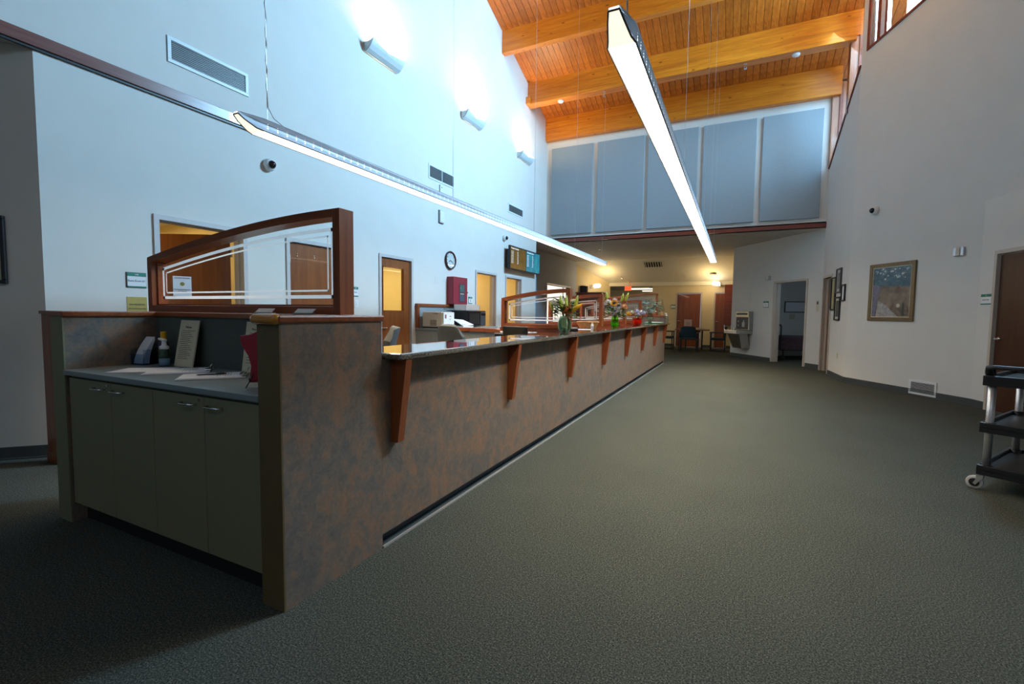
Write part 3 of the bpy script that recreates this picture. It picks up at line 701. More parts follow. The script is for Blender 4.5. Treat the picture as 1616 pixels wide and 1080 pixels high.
# pictures
def picture(name, label, loc, deg, w_, h_, fmat, fw_, mat, mw=.0, matm='paper', group=None, cat='picture'):
    t = T(name, label, cat, loc, deg, group)
    m = MB()
    for (a, b, c, d_) in ((0, w_, 0, fw_), (0, w_, h_ - fw_, h_), (0, fw_, fw_, h_ - fw_), (w_ - fw_, w_, fw_, h_ - fw_)): m.box(a, b, -.035, 0, c, d_)
    m.build('frame', fmat, t, bevel=.006)
    if mw: B('mat_board', matm, t, fw_, w_ - fw_, -.012, -.008, fw_, h_ - fw_)
    q = MB().box(-(w_ / 2 - fw_ - mw), w_ / 2 - fw_ - mw, -.016, -.012, -(h_ / 2 - fw_ - mw), h_ / 2 - fw_ - mw).build('print', mat, t); q.location = (w_ / 2, 0, h_ / 2)
    return t
t = picture('painting', 'large courtyard painting in an ornate gold-brown frame on the angled wall', tuple(B0 + dB * .50 + Vector((0, 0, 1.235))), angB, .89, 1.03, 'gold', .065, 'painting')
MB().box(.065, .825, -.022, -.018, .065, .08).box(.065, .825, -.022, -.018, .95, .965).box(.065, .08, -.022, -.018, .08, .95).box(.81, .825, -.022, -.018, .08, .95).build('liner', 'cream', t)
for i in range(26):
    for zz in (.032, .998): MB().ball((.03 + .0332 * i, -.036, zz), .009, 6, 4).build('bead', 'gold', t) if i % 2 == 0 else None
pth = MB().prism([(.16, -.017, .08), (.60, -.017, .08), (.50, -.017, .16), (.34, -.017, .30), (.20, -.017, .36), (.19, -.017, .30)], (0, -.001, 0)); pth.build('painted_path', plain('painted_path', (.34, .32, .31), .5, var=.3, scale=20), t)
MB().prism([(.08, -.017, .08), (.14, -.017, .08), (.24, -.017, .62), (.08, -.017, .66)], (0, -.001, 0)).build('painted_column', plain('painted_column', (.16, .15, .21), .5, var=.3, scale=30), t)
random.seed(3)
m = MB()
for i in range(26):
    a, b, r_ = random.uniform(.12, .78), random.uniform(.74, .93), random.uniform(.008, .022)
    m.lathe([(r_, -.017), (r_ * .6, -.0185)], (a, 0, b), 7, 'y')
m.build('painted_blossoms', plain('painted_blossom', (.50, .56, .58), .5, var=.2), t, kind='stuff')
MB().lathe([(.035, -.017), (.02, -.0185)], (.60, 0, .27), 8, 'y').build('painted_bloom', plain('painted_bloom', (.55, .5, .4), .5), t)
MB().prism([(.67, -.017, .10), (.72, -.017, .10), (.715, -.017, .30), (.69, -.017, .33), (.675, -.017, .30)], (0, -.001, 0)).build('painted_cypress', plain('painted_cypress', (.045, .06, .04), .6), t)
dw = (B0 - R0).normalized()
picture('framed_document', 'tall yellowed document in a dark frame beside the narrow doorway', tuple(R0 + dw * .93 + Vector((0, 0, 1.44))), angR, .36, .72, 'black', .03, plain('aged_document', (.42, .37, .20), .6), .02, 'cream', 'small frames on the short right wall')
picture('framed_picture', 'topmost small picture in a grey-black frame with white mat', tuple(R0 + dw * 1.32 + Vector((0, 0, 1.80))), angR, .38, .52, 'darkgrey', .03, plain('grey_print', (.16, .17, .17), .4, var=.5, scale=12), .06, 'frame_grey', 'small frames on the short right wall')
picture('framed_picture', 'smallest narrow black-framed picture, nearest the angled wall', tuple(R0 + dw * 1.78 + Vector((0, 0, 1.62))), angR, .26, .34, 'black', .025, 'paper', .03, 'frame_grey', 'small frames on the short right wall')
picture('framed_picture', 'lowest dark-framed photo of the group, under the grey-black one', tuple(R0 + dw * 1.31 + Vector((0, 0, 1.22))), angR, .40, .50, 'black', .03, plain('dark_print', (.08, .08, .075), .2, var=.7, scale=9), .05, 'cream', 'small frames on the short right wall')
picture('framed_picture', 'dark-framed picture at the left edge on the angled nook wall', (-5.735, 1.435, 1.49), 45, .34, .56, 'black', .03, 'cream', .02, 'cream')
# pull-through: objects on the ceiling
for (x_, lb) in ((-4.40, 'round white smoke detector near the left end of the middle beam'), (.95, 'round white smoke detector near the right end of the middle beam')):
    t = T('smoke_detector', lb, 'smoke detector', (x_, 11.93, zc(11.85) - .60), 0, 'smoke detectors under the middle beam')
    MB().lathe([(.075, 0), (.08, -.02), (.06, -.045), (.03, -.055)], (0, 0, 0), 18).build('housing', 'white', t, smooth=True)
    MB().lathe([(.082, -.002), (.082, -.008)], (0, 0, 0), 18).build('base_ring', 'white', t)
def sprinkler(loc, label, group):
    t = T('sprinkler_head', label, 'sprinkler', loc, 0, group)
    MB().lathe([(.035, 0), (.035, -.008), (.012, -.01), (.012, -.05)], (0, 0, 0), 10).build('body', 'chrome', t)
    m = MB(); m.tube([(.02, 0, -.045), (.026, 0, -.075), (0, 0, -.105)], .005, 6); m.tube([(-.02, 0, -.045), (-.026, 0, -.075), (0, 0, -.105)], .005, 6); m.build('frame_arms', 'chrome', t)
    MB().lathe([(.034, -.105), (.034, -.11)], (0, 0, 0), 10).build('deflector', 'chrome', t)
g1 = 'pendent sprinklers of the plank ceiling'
sprinkler((-3.23, 11.93, zc(11.85) - .595), 'chrome sprinkler under the middle beam, left of the bright pendant light', g1)
sprinkler((-.02, 11.93, zc(11.85) - .595), 'chrome sprinkler under the middle beam, right of the bright pendant light', g1)
g2 = 'sprinklers of the low ceiling'
sprinkler((-1.83, 15.4, ZS), 'low ceiling sprinkler above the wall register', g2)
sprinkler((.14, 14.2, ZS), 'low ceiling sprinkler nearest the red wood trim', g2)
sprinkler((-4.2, 15.4, ZS), 'low ceiling sprinkler behind the left pendant light end', g2)
sl = lambda y: ZS - (y - 18.6) * .593
sprinkler((-1.9, 19.6, sl(19.6)), 'low ceiling sprinkler over the wide far door', g2)
sprinkler((-4.4, 19.6, sl(19.6)), 'low ceiling sprinkler left of the exit sign', g2)
t = T('ceiling_register', 'brown square ceiling register on the sloped low ceiling', 'vent', (-3.0, 18.9, sl(18.9) - .004), 0)
t.rotation_euler = (math.atan(-.593), 0, 0)
B('frame', 'soffit', t, -.38, .38, -.2, .2, -.015, 0, bevel=.004)
B('backing', 'black', t, -.33, .33, -.16, .16, -.018, -.015)
for i in range(7): B('slat', 'soffit', t, -.30 + .095 * i, -.27 + .095 * i, -.16, .16, -.022, -.018)
t = T('smoke_detector', 'round detector on the low ceiling near the block wall lamp', 'smoke detector', (-.85, 19.55, sl(19.55)), 0)
MB().lathe([(.12, 0), (.12, -.03), (.06, -.05)], (0, 0, 0), 16).build('housing', 'bag', t, smooth=True); MB().lathe([(.13, 0), (.13, -.008)], (0, 0, 0), 16).build('base_ring', 'bag', t)
t = T('exit_sign', 'red glowing exit sign under the soffit', 'exit sign', (-4.30, 19.9, 2.30), 0)
B('box', 'exit', t, 0, .28, -.03, 0, 0, .17, bevel=.006)
text('EXIT', 'lettering', 'redplastic', t, (.14, -.032, .085), .12); B('bracket', 'soffit', t, .12, .16, -.02, -.01, .17, .385)
# corridor tube lights
for i, (x_, y_, L_) in enumerate(((-4.75, 22.5, 1.35), (-4.4, 24.5, 1.2))):
    t = T('ceiling_tube_light', ['nearer long fluorescent fitting in the corridor', 'farther short fluorescent fitting in the corridor'][i], 'ceiling lamp', (x_, y_, 2.5), 0, 'corridor fluorescents')
    B('body', 'white', t, 0, L_, 0, .16, .02, .06); B('diffuser', 'lampsoft', t, .01, L_ - .01, .0, .15, -.02, .02)
# bracket lamps in the far hall
def bracket(loc, deg, label, L_):
    t = T('bracket_lamp', label, 'wall lamp', loc, deg, 'bracket lamps of the far hall')
    B('wall_plate', 'steel', t, -.04, .04, -.02, 0, -.08, .08); MB().tube([(0, -.02, .03), (0, -L_, .03)], .012, 8).build('arm', 'steel', t)
    MB().lathe([(.02, -.40), (.075, -.38), (.08, -.05), (.05, 0)], (0, -L_, 0.0), 16, 'y').build('shade', 'lamp', t, smooth=True)
    return t
pL = Vector((-6.1, 18.8, 0)).lerp(Vector((-4.95, 20.0, 0)), .42)
bracket((pL.x, pL.y, 2.46), 46, 'bracket lamp on the yellow angled wall', .30)
bracket((-.62, 19.9, 2.52), -20, 'small bracket lamp beside the fountain wall', .15)
for p_ in ((-4.9, 19.0, 2.75), (-1.0, 19.2, 2.55)):
    l = bpy.data.lights.new('bracket_glow', 'POINT'); l.energy = 16; l.color = (1, .72, .34); l.shadow_soft_size = .12
    o = bpy.data.objects.new('bracket_glow', l); C.objects.link(o); o.location = p_
t = T('wall_speaker', 'small dark wall speaker on the yellow angled wall', 'speaker', (-5.95, 18.96, 2.22), 46); B('cabinet', plain('dark_brown', (.06, .025, .015), .5), t, 0, .16, -.12, 0, 0, .26, bevel=.01); MB().lathe([(.05, -.122), (.03, -.128)], (.08, 0, .13), 14, 'y').build('cone', 'black', t)

# ---- pendant lights
def pendant(xa, xb, y0, y1, label, cables, coil):
    z = 2.62; h = .092; wd = xb - xa; xm = (xa + xb) / 2
    t = T('pendant_light', label, 'pendant light', (xm, y0, z), 0, 'long suspended linear lights')
    L_ = y1 - y0; hw = wd / 2; tp = .024
    # housing: right and left side plates, top, end cap; near end sweeps up and narrows
    TY, TZ = .17, .072
    side = [(0, 0), (L_, 0), (L_, h), (0, h), (-TY, TZ + .016), (-TY, TZ - .002), (-.13, TZ * .60), (-.05, TZ * .10)]
    for s_ in (-1, 1):
        m = MB(); n = 0
        pts = []
        for (yy, zz) in side:
            f = max(0, min(1, -yy / TY)); pts.append((s_ * (hw * (1 - f) + (tp + .004) * f), yy, zz))
        m.prism(pts, (-s_ * .004, 0, 0)).build('side_plate', 'fixture', t)
    m = MB(); m.quad((-hw, 0, h), (hw, 0, h), (hw, L_, h), (-hw, L_, h)); m.quad((-tp, -TY, TZ + .016), (tp, -TY, TZ + .016), (hw, 0, h), (-hw, 0, h))
    m.box(-hw, hw, L_ - .004, L_, 0, h); m.build('top_cover', 'fixture', t)
    # thin dark edge round the lens
    m = MB()
    for s_ in (-1, 1):
        m.tube([(s_ * hw, L_, 0), (s_ * hw, 0, 0), (s_ * (hw * .80), -.05, TZ * .10), (s_ * hw * .55, -.13, TZ * .60), (s_ * tp * 1.1, -TY, TZ)], .0048, 5)
    m.tube([(-tp * 1.1, -TY, TZ), (tp * 1.1, -TY, TZ)], .0048, 5)
    m.build('lens_edge', 'darkgrey', t)
    m = MB(); e = .004
    m.quad((-hw + e, 0, .001), (hw - e, 0, .001), (hw - e, L_ - .01, .001), (-hw + e, L_ - .01, .001))
    st_ = [(0, 0, hw - e), (-.05, TZ * .10, hw * .80 - e), (-.13, TZ * .60, hw * .55 - e), (-TY + .004, TZ - .002, tp)]
    mt = MB()
    for (y_0, z_0, w_0), (y_1, z_1, w_1) in zip(st_, st_[1:]): mt.quad((-w_1, y_1, z_1), (w_1, y_1, z_1), (w_0, y_0, z_0), (-w_0, y_0, z_0))
    area('pendant_downlight', (xm, y0 + L_ / 2, z - .012), (0, 0, -1), wd - .02, L_ - .1, 145, (1.0, .80, .50), 108).rotation_euler = (0, 0, 0)
    m.build('lens', 'lens', t); mt.build('lens_tip', 'lenstip', t, label='dimmer upswept lens end')
    m = MB(); yy = .03
    while yy < L_ - .1:
        for k in range(3):
            r_ = .0058 - .0015 * k; zz = .028 + .015 * k
            for s_ in (-1, 1):
                n = len(m.v); x_ = s_ * (hw + .0008)
                for j in range(6): q = j * PI / 3; m.v.append((x_, yy + r_ * math.cos(q), zz + r_ * math.sin(q)))
                m.f.append(tuple(range(n, n + 6)))
        yy += .083
    m.build('perforation', 'dots', t, kind='stuff')
    for yc in cables:
        top = (zc(max(yc, 2.0)) if True else 0) - z
        MB().tube([(0, yc - y0, h), (0, yc - y0, top)], .0022, 4, cap=False).build('cable', 'alu', t)
    yc = cables[0]; top = zc(yc) - z
    pts = [(.05, .20, h), (.02, .12, h + .05), (.004, .085, h + .12)] + [(.006 * math.sin(k * 1.9), .08 + .006 * math.cos(k * 1.9), h + .16 + .06 * k) for k in range(1, 60)] + [(0.0, .08, top)]
    MB().tube(pts, .003, 5, cap=False).build('power_cord', 'steel', t)
    return t
pendant(-3.335, -3.195, 2.36, 12.45, 'left long suspended light above the reception desks', (2.44, 5.0, 7.6, 9.9, 12.2), True)
pendant(-.628, -.488, 2.36, 12.75, 'long suspended light over the walkway, its lens seen from below', (2.44, 5.3, 8.6, 10.6, 12.4), True)

# ================================================================== RECEPTION END UNIT
t = T('reception_end_cabinet', 'dark olive cabinet run between mottled laminate end walls with cherry caps', 'cabinet', (0, 0, 0))
ZT = 1.245
B('end_wall', 'laminate', t, -1.835, -1.70, 1.31, 1.92, 0, ZT, label='right laminate end wall'); B('end_wall', 'laminate', t, -3.72, -3.575, 1.31, 1.92, 0, ZT, label='left laminate end wall')

B('edge_facing', 'olive', t, -3.722, -3.573, 1.302, 1.31, 0, ZT, label='olive front edge'); B('edge_facing', plain('shaded_laminate_edge', (.13, .085, .035), .45), t, -1.837, -1.698, 1.302, 1.31, 0, ZT, label='brown front edge')  # brown edge: laminate's shade and warm light painted as a separate colour
B('back_panel', 'greenpanel', t, -3.575, -1.835, 1.80, 1.93, .93, ZT); B('back_panel', 'olive', t, -3.575, -1.835, 1.86, 1.92, 0, .93)
m = MB(); m.box(-1.85, -1.69, 1.296, 1.935, ZT, ZT + .032); m.build('cap', 'cherry', t, bevel=.008)
m = MB(); m.box(-3.735, -3.56, 1.296, 1.935, ZT, ZT + .032); m.build('cap', 'cherry', t, bevel=.008)
B('cap', 'cherry', t, -3.90, -1.85, 1.785, 1.96, ZT, ZT + .032, bevel=.008)
MB().lathe([(.02, -.075), (.024, -.06), (.024, .06), (.02, .075)], (-1.77, 1.296, ZT + .016), 12, 'x').build('bullnose', plain('gold_lit_cap', (.55, .22, .03), .25, coat=.5), t, smooth=True)  # golden light on the wooden cap end painted into its colour
B('worktop', 'worktop', t, -3.575, -1.835, 1.296, 1.80, .90, .93, bevel=.004)
B('toe_kick', 'black', t, -3.575, -1.835, 1.38, 1.40, 0, .125)
B('carcass', 'olive', t, -3.575, -1.835, 1.335, 1.79, .12, .895)
xs = [-3.555, -3.085, -2.675, -2.245, -1.838]
for i in range(4):
    dd = B('door', 'olive', t, xs[i] + .002, xs[i + 1] - .002, 1.315, 1.334, .125, .885, bevel=.0015)
    hx = xs[i + 1] - .17 if i % 2 == 0 else xs[i] + .03
    m = MB(); zz = .845
    m.tube([(hx, 1.315, zz), (hx + .004, 1.290, zz), (hx + .02, 1.286, zz), (hx + .09, 1.286, zz), (hx + .106, 1.290, zz), (hx + .11, 1.315, zz)], .0048, 8); m.build('handle', 'chrome', dd, smooth=True)
    if i % 2 == 0: MB().lathe([(.009, 1.315), (.009, 1.311)], (xs[i + 1] - .035, 0, .868), 12, 'y').build('lock', 'chrome', dd)
# reddish post at the back left
t = T('wood_end_post', 'dark reddish wood end post against the wall left of the cabinet', 'post', (-5.19, 1.76, 0), 0)
B('board', 'cherry_z', t, 0, .20, 0, .06, 0, 1.245, bevel=.004); B('plinth', 'cherry_z', t, -.004, .204, -.006, .0, 0, .08, bevel=.002); B('cap', 'cherry', t, -.01, .21, -.01, .07, 1.245, 1.27)

# etched screens
def screen(loc, label, W_, hl, hr, post=.085, rail=.045, dep=.10, deg=0, group='etched glass screens in cherry frames', lines=True):
    """origin lower left of the frame; low at the left, arched up to the right"""
    t = T('privacy_screen', label, 'screen', loc, deg, group)
    n = 18
    def topz(x_): f = x_ / W_; return hl + (hr - hl) * math.sin(f * PI / 2) ** 0.95
    def arc(inset, x0, x1): return [(x0 + (x1 - x0) * k / n, topz(x0 + (x1 - x0) * k / n) - inset) for k in range(n + 1)]
    up_, lo_ = arc(0, 0, W_), arc(rail, 0, W_)
    m = MB()
    for k in range(n):
        (a, za), (b, zb) = up_[k], up_[k + 1]; (_, zc_), (_, zd) = lo_[k], lo_[k + 1]
        m.prism([(a, 0, zc_), (b, 0, zd), (b, 0, zb), (a, 0, za)], (0, dep, 0))
    m.build('top_rail', 'cherry', t)
    B('bottom_rail', 'cherry', t, 0, W_, 0, dep, 0, rail, bevel=.003)
    B('post', 'cherry_z', t, 0, .05, -.001, dep + .001, 0, hl - .005); B('post', 'cherry_z', t, W_ - .05, W_ + .001, -.001, dep + .001, 0, hr)
    MB().box(.05, .06, .035, .065, rail, topz(.05) - rail).box(W_ - .06, W_ - .05, .035, .065, rail, topz(W_ - .05) - rail).box(.06, W_ - .06, .035, .065, rail, rail + .01).build('glazing_bead', 'cherry', t)
    g = [(x_, .05, z_ - .005) for x_, z_ in arc(rail, .05, W_ - .05)]
    pane = MB().quad((.05, .05, rail), (W_ - .05, .05, rail), *reversed(g)).build('pane', 'glass', t)
    if lines:
        for k_, (ins, lw_) in enumerate(((.045, .020), (.085, .010))):
            m = MB(); x0, x1 = .05 + ins, W_ - .05 - ins; z0 = rail + ins
            ar = arc(rail + ins, x0, x1)
            for q in range(n):
                (a, za), (b, zb) = ar[q], ar[q + 1]; m.quad((a, .0485, za - lw_), (b, .0485, zb - lw_), (b, .0485, zb), (a, .0485, za))
            m.quad((x0, .0485, z0), (x1, .0485, z0), (x1, .0485, z0 + lw_), (x0, .0485, z0 + lw_))
            m.quad((x0, .0485, z0), (x0 + lw_, .0485, z0), (x0 + lw_, .0485, ar[0][1]), (x0, .0485, ar[0][1]))
            m.quad((x1 - lw_, .0485, z0), (x1, .0485, z0), (x1, .0485, ar[-1][1]), (x1 - lw_, .0485, ar[-1][1]))
            m.build('etched_line', 'etched', pane)
    return t
screen((-3.81, 1.87, ZT + .033), 'largest, nearest arched screen, standing on the cabinet with wooden frame', 1.865, .385, .575)
ZW = 1.10
for y_, xl, lb in ((5.70, -2.92, 'first arched screen past the big near one, left of the lily vase'), (7.30, -2.85, 'second arched screen along the desks, behind the lily vase'), (9.05, -2.85, 'third arched screen, behind the sunflower bouquet'), (10.70, -2.85, 'fourth small arched screen, behind the orange flower pot')):
    q = screen((xl, y_, ZW), lb, -1.93 - xl, .40, .52, rail=.05)
screen((-3.75, 13.0, 1.275), 'farthest tall arched screen, above the far end wall', 1.84, .40, .60)

# main counter
t = T('reception_counter', 'long mottled laminate reception counter with toe kick, and cherry brackets', 'counter', (0, 0, 0))
YE = 12.93
B('front_panel', 'laminate', t, -1.80, -1.70, 1.921, YE, .075, 1.04)
B('plinth', 'darkgrey', t, -1.80, -1.755, 1.921, YE, 0, .075)
B('base_strip', 'rubber', t, -1.755, -1.70, 1.921, YE - .05, 0, .002)
B('metal_edge', 'steelstrip', t, -1.704, -1.690, 1.921, YE - .02, 0.0, .010)
bm_ = None
for i, yb in enumerate([1.99, 3.44, 4.99, 6.5, 8.0, 9.5, 11.05, 12.6]):
    m = MB().prism([(-1.70, 0, .575), (-1.652, 0, .575), (-1.592, 0, 1.04), (-1.70, 0, 1.04)], (0, .055, 0))
    q = m.build('bracket', 'cherry_z', t, bevel=.002); q.location = (0, yb, 0)
slab = B('slab', 'granite', None, -2.04, -1.585, 1.938, YE + .02, 1.04, 1.075, bevel=.012)
slab.name = 'countertop'; tag(slab, 'glossy speckled grey-brown stone countertop running the length of the counter', 'countertop')
# clipped near corner shown as a short return
t = T('desk_run', 'lower cherry-edged desk behind the stone countertop', 'desk', (0, 0, 0))
B('desktop', 'cherry', t, -2.75, -2.045, 5.8, YE, .98, 1.01); B('desk_side', 'lampack', t, -2.72, -2.70, 5.85, YE - .1, 0, .98)
for y_ in (5.72, 7.32, 9.07, 10.72): B('divider', 'cherry', t, -2.95, -2.05, y_, y_ + .09, 0, ZW - .002)
# far end unit
t = T('far_end_wall', 'grey laminate end wall with cherry cap at the far end of the counter', 'partition', (0, 0, 0))
B('panel', 'laminate', t, -3.72, -1.72, 12.98, 13.12, 0, ZT); B('cap', 'cherry', t, -3.9, -1.71, 12.96, 13.14, ZT, ZT + .028, bevel=.004)

# ================================================================== THINGS ON THE END WORKTOP
ZK = .93
def leaning_notice(x, y, w_, h_, label, title, tilt=8, yaw=0, lines=16):
    t = T('leaning_notice', label, 'notice', (x, y, ZK + .001), 0, 'leaning notices on the worktop')
    t.rotation_euler = (math.radians(-tilt), 0, math.radians(yaw))
    B('backing_board', 'bag', t, 0, w_, 0, .006, 0, h_); B('page', 'cream', t, .003, w_ - .003, -.002, 0, .004, h_ - .008)
    m = MB()
    for i in range(9): m.prism([(w_ * (i + .1) / 9, -.003, h_ - .008), (w_ * (i + .9) / 9, -.003, h_ - .008), (w_ * (i + .5) / 9, -.003, h_ - .026)], (0, .001, 0))
    m.build('scalloped_edge', 'bag', t)
    text(title, 'lettering', 'ink', t, (w_ / 2, -.003, h_ - .045), .018)
    random.seed(hash(title) % 99)
    for i in range(lines):
        z = h_ - .07 - i * (h_ - .11) / lines
        a = .03 + (.0 if i % 4 else .01); MB().quad((a, -.0026, z), (a + (w_ - .06) * (.95 - .35 * ((i * 37) % 10) / 10), -.0026, z), (a + (w_ - .06) * (.95 - .35 * ((i * 37) % 10) / 10), -.0026, z + .003), (a, -.0026, z + .003)).build('text_line', 'ink', t)
    return t
leaning_notice(-3.25, 1.725, .215, .30, 'taller cream printed notice leaning on the fabric panel beside the pump bottle', 'Welcome', 10, -3)
leaning_notice(-2.61, 1.748, .215, .30, 'cream printed notice half hidden behind the brown laminate wall', 'Please Sanitize', 8, 2, 12)
t = T('cleaning_bottle', 'dark patterned bottle with yellow cap behind the pump bottle', 'bottle', (-3.375, 1.735, ZK + .001))
MB().lathe([(.028, 0), (.031, .005), (.031, .12), (.026, .15), (.016, .165)], (0, 0, 0), 18).build('body', plain('purple_label', (.06, .04, .09), .35, var=.6, scale=50), t, smooth=True)
MB().lathe([(.017, .165), (.017, .215), (.014, .218)], (0, 0, 0), 16).build('cap', 'yellow', t)
MB().lathe([(.0315, .03), (.0315, .10)], (0, 0, 0), 18, cap=False).build('label_wrap', plain('green_label', (.08, .14, .05), .4, var=.8, scale=70), t, smooth=True)
t = T('pump_bottle', 'clear sanitizer bottle with white foam pump', 'bottle', (-3.285, 1.69, ZK + .001))
M['clearblue'] = glassm('clear_bottle', (.75, .84, .92), .05)
MB().lathe([(.030, 0), (.034, .006), (.033, .08), (.024, .105), (.022, .115)], (0, 0, 0), 18).build('body', 'clearblue', t, smooth=True)
MB().lathe([(.029, .003), (.031, .05), (.001, .051)], (0, 0, 0), 18).build('liquid', plain('liquid_blue', (.25, .33, .42), .1), t, smooth=True)
MB().lathe([(.026, .11), (.027, .128), (.014, .135), (.012, .16), (.012, .17)], (0, 0, 0), 16).build('pump', 'white', t, smooth=True)
MB().prism([(.012, -.012, .16), (-.05, -.010, .168), (-.05, .010, .168), (.012, .012, .16)], (0, 0, .012)).build('nozzle', 'white', t, bevel=.002)
t = T('brochure_holder', 'clear holder with curling pale leaflets in the worktop corner', 'brochure holder', (-3.52, 1.70, ZK + .001), 8)
m = MB().box(-.06, .06, -.055, -.052, 0, .07).box(-.06, -.057, -.055, .05, 0, .10).box(.057, .06, -.055, .05, 0, .10).box(-.06, .06, -.055, .05, 0, .003).box(-.06, .06, .047, .05, 0, .14); m.build('holder', 'clearblue', t)
for i in range(6):
    pts = []; m = MB(); dx = .006 * i
    prof = [(-.045 + dx + .05 * (k / 6) ** 1.6 * (1.2 - .12 * i), .006 + .175 * (k / 6) * (1 - .02 * i)) for k in range(7)]
    for (a, za), (b, zb) in zip(prof, prof[1:]): m.prism([(-.05 + a * .6 + .03, a - .0, za), (.03 + a * .6 + .03, a, za), (.03 + b * .6 + .03, b, zb), (-.05 + b * .6 + .03, b, zb)], (0, .001, 0))
    m.build('leaflet', 'paper', t)
def clipboard(x, y, deg, label, extra=0):
    t = T('clipboard', label, 'clipboard', (x, y, ZK + .001), deg, 'clipboards on the worktop')
    B('board', 'paper' if not extra else 'bag', t, -.115, .115, -.16, .16, 0, .004, bevel=.002)
    B('form', 'paper', t, -.108, .108, -.155, .14, .004, .0065); q = B('form', 'paper', t, -.105, .105, -.15, .13, .0065, .0085); q.rotation_euler = (0, 0, .03)
    for i in range(6): MB().box(-.08, .08 - .02 * (i % 3), .02 + .012 * i, .022 + .012 * i, .0087, .0089).build('text_line', 'ink', q)
    m = MB().box(-.055, .055, .125, .16, .009, .013); m.prism([(-.055, .13, .013), (.055, .13, .013), (.045, .15, .028), (-.045, .15, .028)], (0, .003, 0)); m.build('clip', 'chrome', t, bevel=.001)
    m = MB(); m.tube([(-.04, .15, .012), (-.05, .165, .04), (-.02, .172, .045), (.02, .172, .045), (.05, .165, .04), (.04, .15, .012)], .003, 6); m.build('clip_wire', 'chrome', t, smooth=True)
    return t
clipboard(-2.93, 1.585, -38, 'clipboard with white form in the middle of the worktop')
clipboard(-2.56, 1.555, -38, 'clipboard holding a pen, nearest the brown laminate wall', 1)
q = B('paper_sheet', 'paper', None, -.14, .14, -.108, .108, 0, .002); q.location = (-3.17, 1.52, ZK + .001); q.rotation_euler = (0, 0, math.radians(38)); tag(q, 'loose white sheet lying left of both clipboards', 'paper')
t = T('pen', 'black pen lying on the right clipboard', 'pen', (-2.56, 1.545, ZK + .0155), 55)
MB().lathe([(.001, -.07), (.004, -.06), (.0045, .06), (.003, .068)], (0, 0, 0), 10, 'x').build('barrel', 'black', t, smooth=True); MB().box(.02, .06, -.001, .001, .0045, .007).build('clip', 'black', t)
t = T('red_display_plate', 'tall scalloped red plate on a thin black easel, against the brown wall', 'display plate', (-2.05, 1.46, ZK + .001), 40)
pf = [(-.052, .245), (-.048, .20), (-.03, .15), (-.022, .10), (-.028, .03), (-.03, .02), (.03, .02), (.028, .03), (.022, .10), (.03, .15), (.048, .20), (.052, .245), (.02, .252), (0, .268), (-.02, .252)]
MB().prism([(a * 1.5, -.004 + .0 * b, b) for a, b in pf], (0, .008, 0)).build('plate', 'redplastic', t, bevel=.002)
m = MB()
for s_ in (-1, 1):
    m.tube([(s_ * .045, -.05, .002), (s_ * .035, -.02, .03), (s_ * .02, .012, .09), (0, .02, .16)], .0028, 6); m.tube([(s_ * .035, -.02, .03), (s_ * .035, -.03, .045)], .0028, 6)
m.tube([(0, .02, .16), (0, .08, .003)], .0028, 6); m.tube([(-.035, -.02, .03), (.035, -.02, .03)], .0028, 6)
m.build('easel', 'black', t)
for x_, lb in ((-2.55, 'left small grey card holder at the foot of the big screen'), (-2.22, 'right small grey card holder at the foot of the big screen')):
    t = T('card_holder', lb, 'card holder', (x_, 1.80, ZT + .033), 0, 'grey card holders on the cap')
    B('base', 'steel', t, 0, .14, -.008, .03, 0, .008); MB().prism([(0, 0, .008), (.14, 0, .008), (.14, .025, .03), (0, .025, .03)], (0, .003, 0)).build('card', 'frame_grey', t)

# ================================================================== THINGS ON THE STONE COUNTERTOP
ZS2 = 1.0765
def leafshape(m, base, d, L_, w_, up=(0, 0, 1), droop=.2):
    base = Vector(base); d = Vector(d).normalized(); s_ = d.cross(Vector(up)).normalized(); n_ = s_.cross(d)
    P_ = [base, base + d * L_ * .35 + s_ * w_ + n_ * .0, base + d * L_ * .35 - n_ * w_ * .3, base + d * L_ * .35 - s_ * w_, base + d * L_ - Vector((0, 0, droop * L_))]
    k = len(m.v); m.v += [tuple(p) for p in P_]; m.f += [(k, k + 2, k + 1), (k, k + 3, k + 2), (k + 1, k + 2, k + 4), (k + 2, k + 3, k + 4)]
def bloom(m, c, r, petals=9, cup=.5, layers=2):
    c = Vector(c)
    for l in range(layers):
        for k in range(petals):
            a = 2 * PI * k / petals + l * .35; rr_ = r * (1 - .33 * l); h = cup * (1 + l * .8)
            d = Vector((math.cos(a), math.sin(a), h)).normalized(); leafshape(m, c, d, rr_, rr_ * .28, droop=0)
def ballbloom(parent, nm, mat, c, r):
    m = MB(); random.seed(int(r * 1e4) + int(abs(c[0]) * 1e3))
    for k in range(44):
        z = random.uniform(-.5, 1); a = random.uniform(0, 2 * PI); q = math.sqrt(max(0, 1 - z * z)); d = Vector((q * math.cos(a), q * math.sin(a), z))
        leafshape(m, Vector(c) + d * r * .35, d, r * .75, r * .22, up=(d.y, -d.x, .3), droop=.1)
    m.ball(c, r * .62, 8, 6); return m.build(nm, mat, parent)
M['leaf'] = plain('leaf_green', (.06, .14, .03), .5, var=.4, scale=20); M['lime'] = plain('lily_bud', (.42, .50, .06), .45, var=.3, scale=12)
M['euca'] = plain('eucalyptus', (.22, .31, .25), .6, var=.3, scale=14); M['petalw'] = plain('white_petal', (.72, .66, .60), .6); M['lilac'] = plain('lilac_petal', (.48, .44, .58), .6, var=.2)
M['peach'] = plain('peach_rose', (.80, .42, .22), .5); M['sun'] = plain('sunflower_petal', (.85, .40, .01), .5, var=.15); M['seed'] = plain('seed_head', (.03, .015, .008), .8)
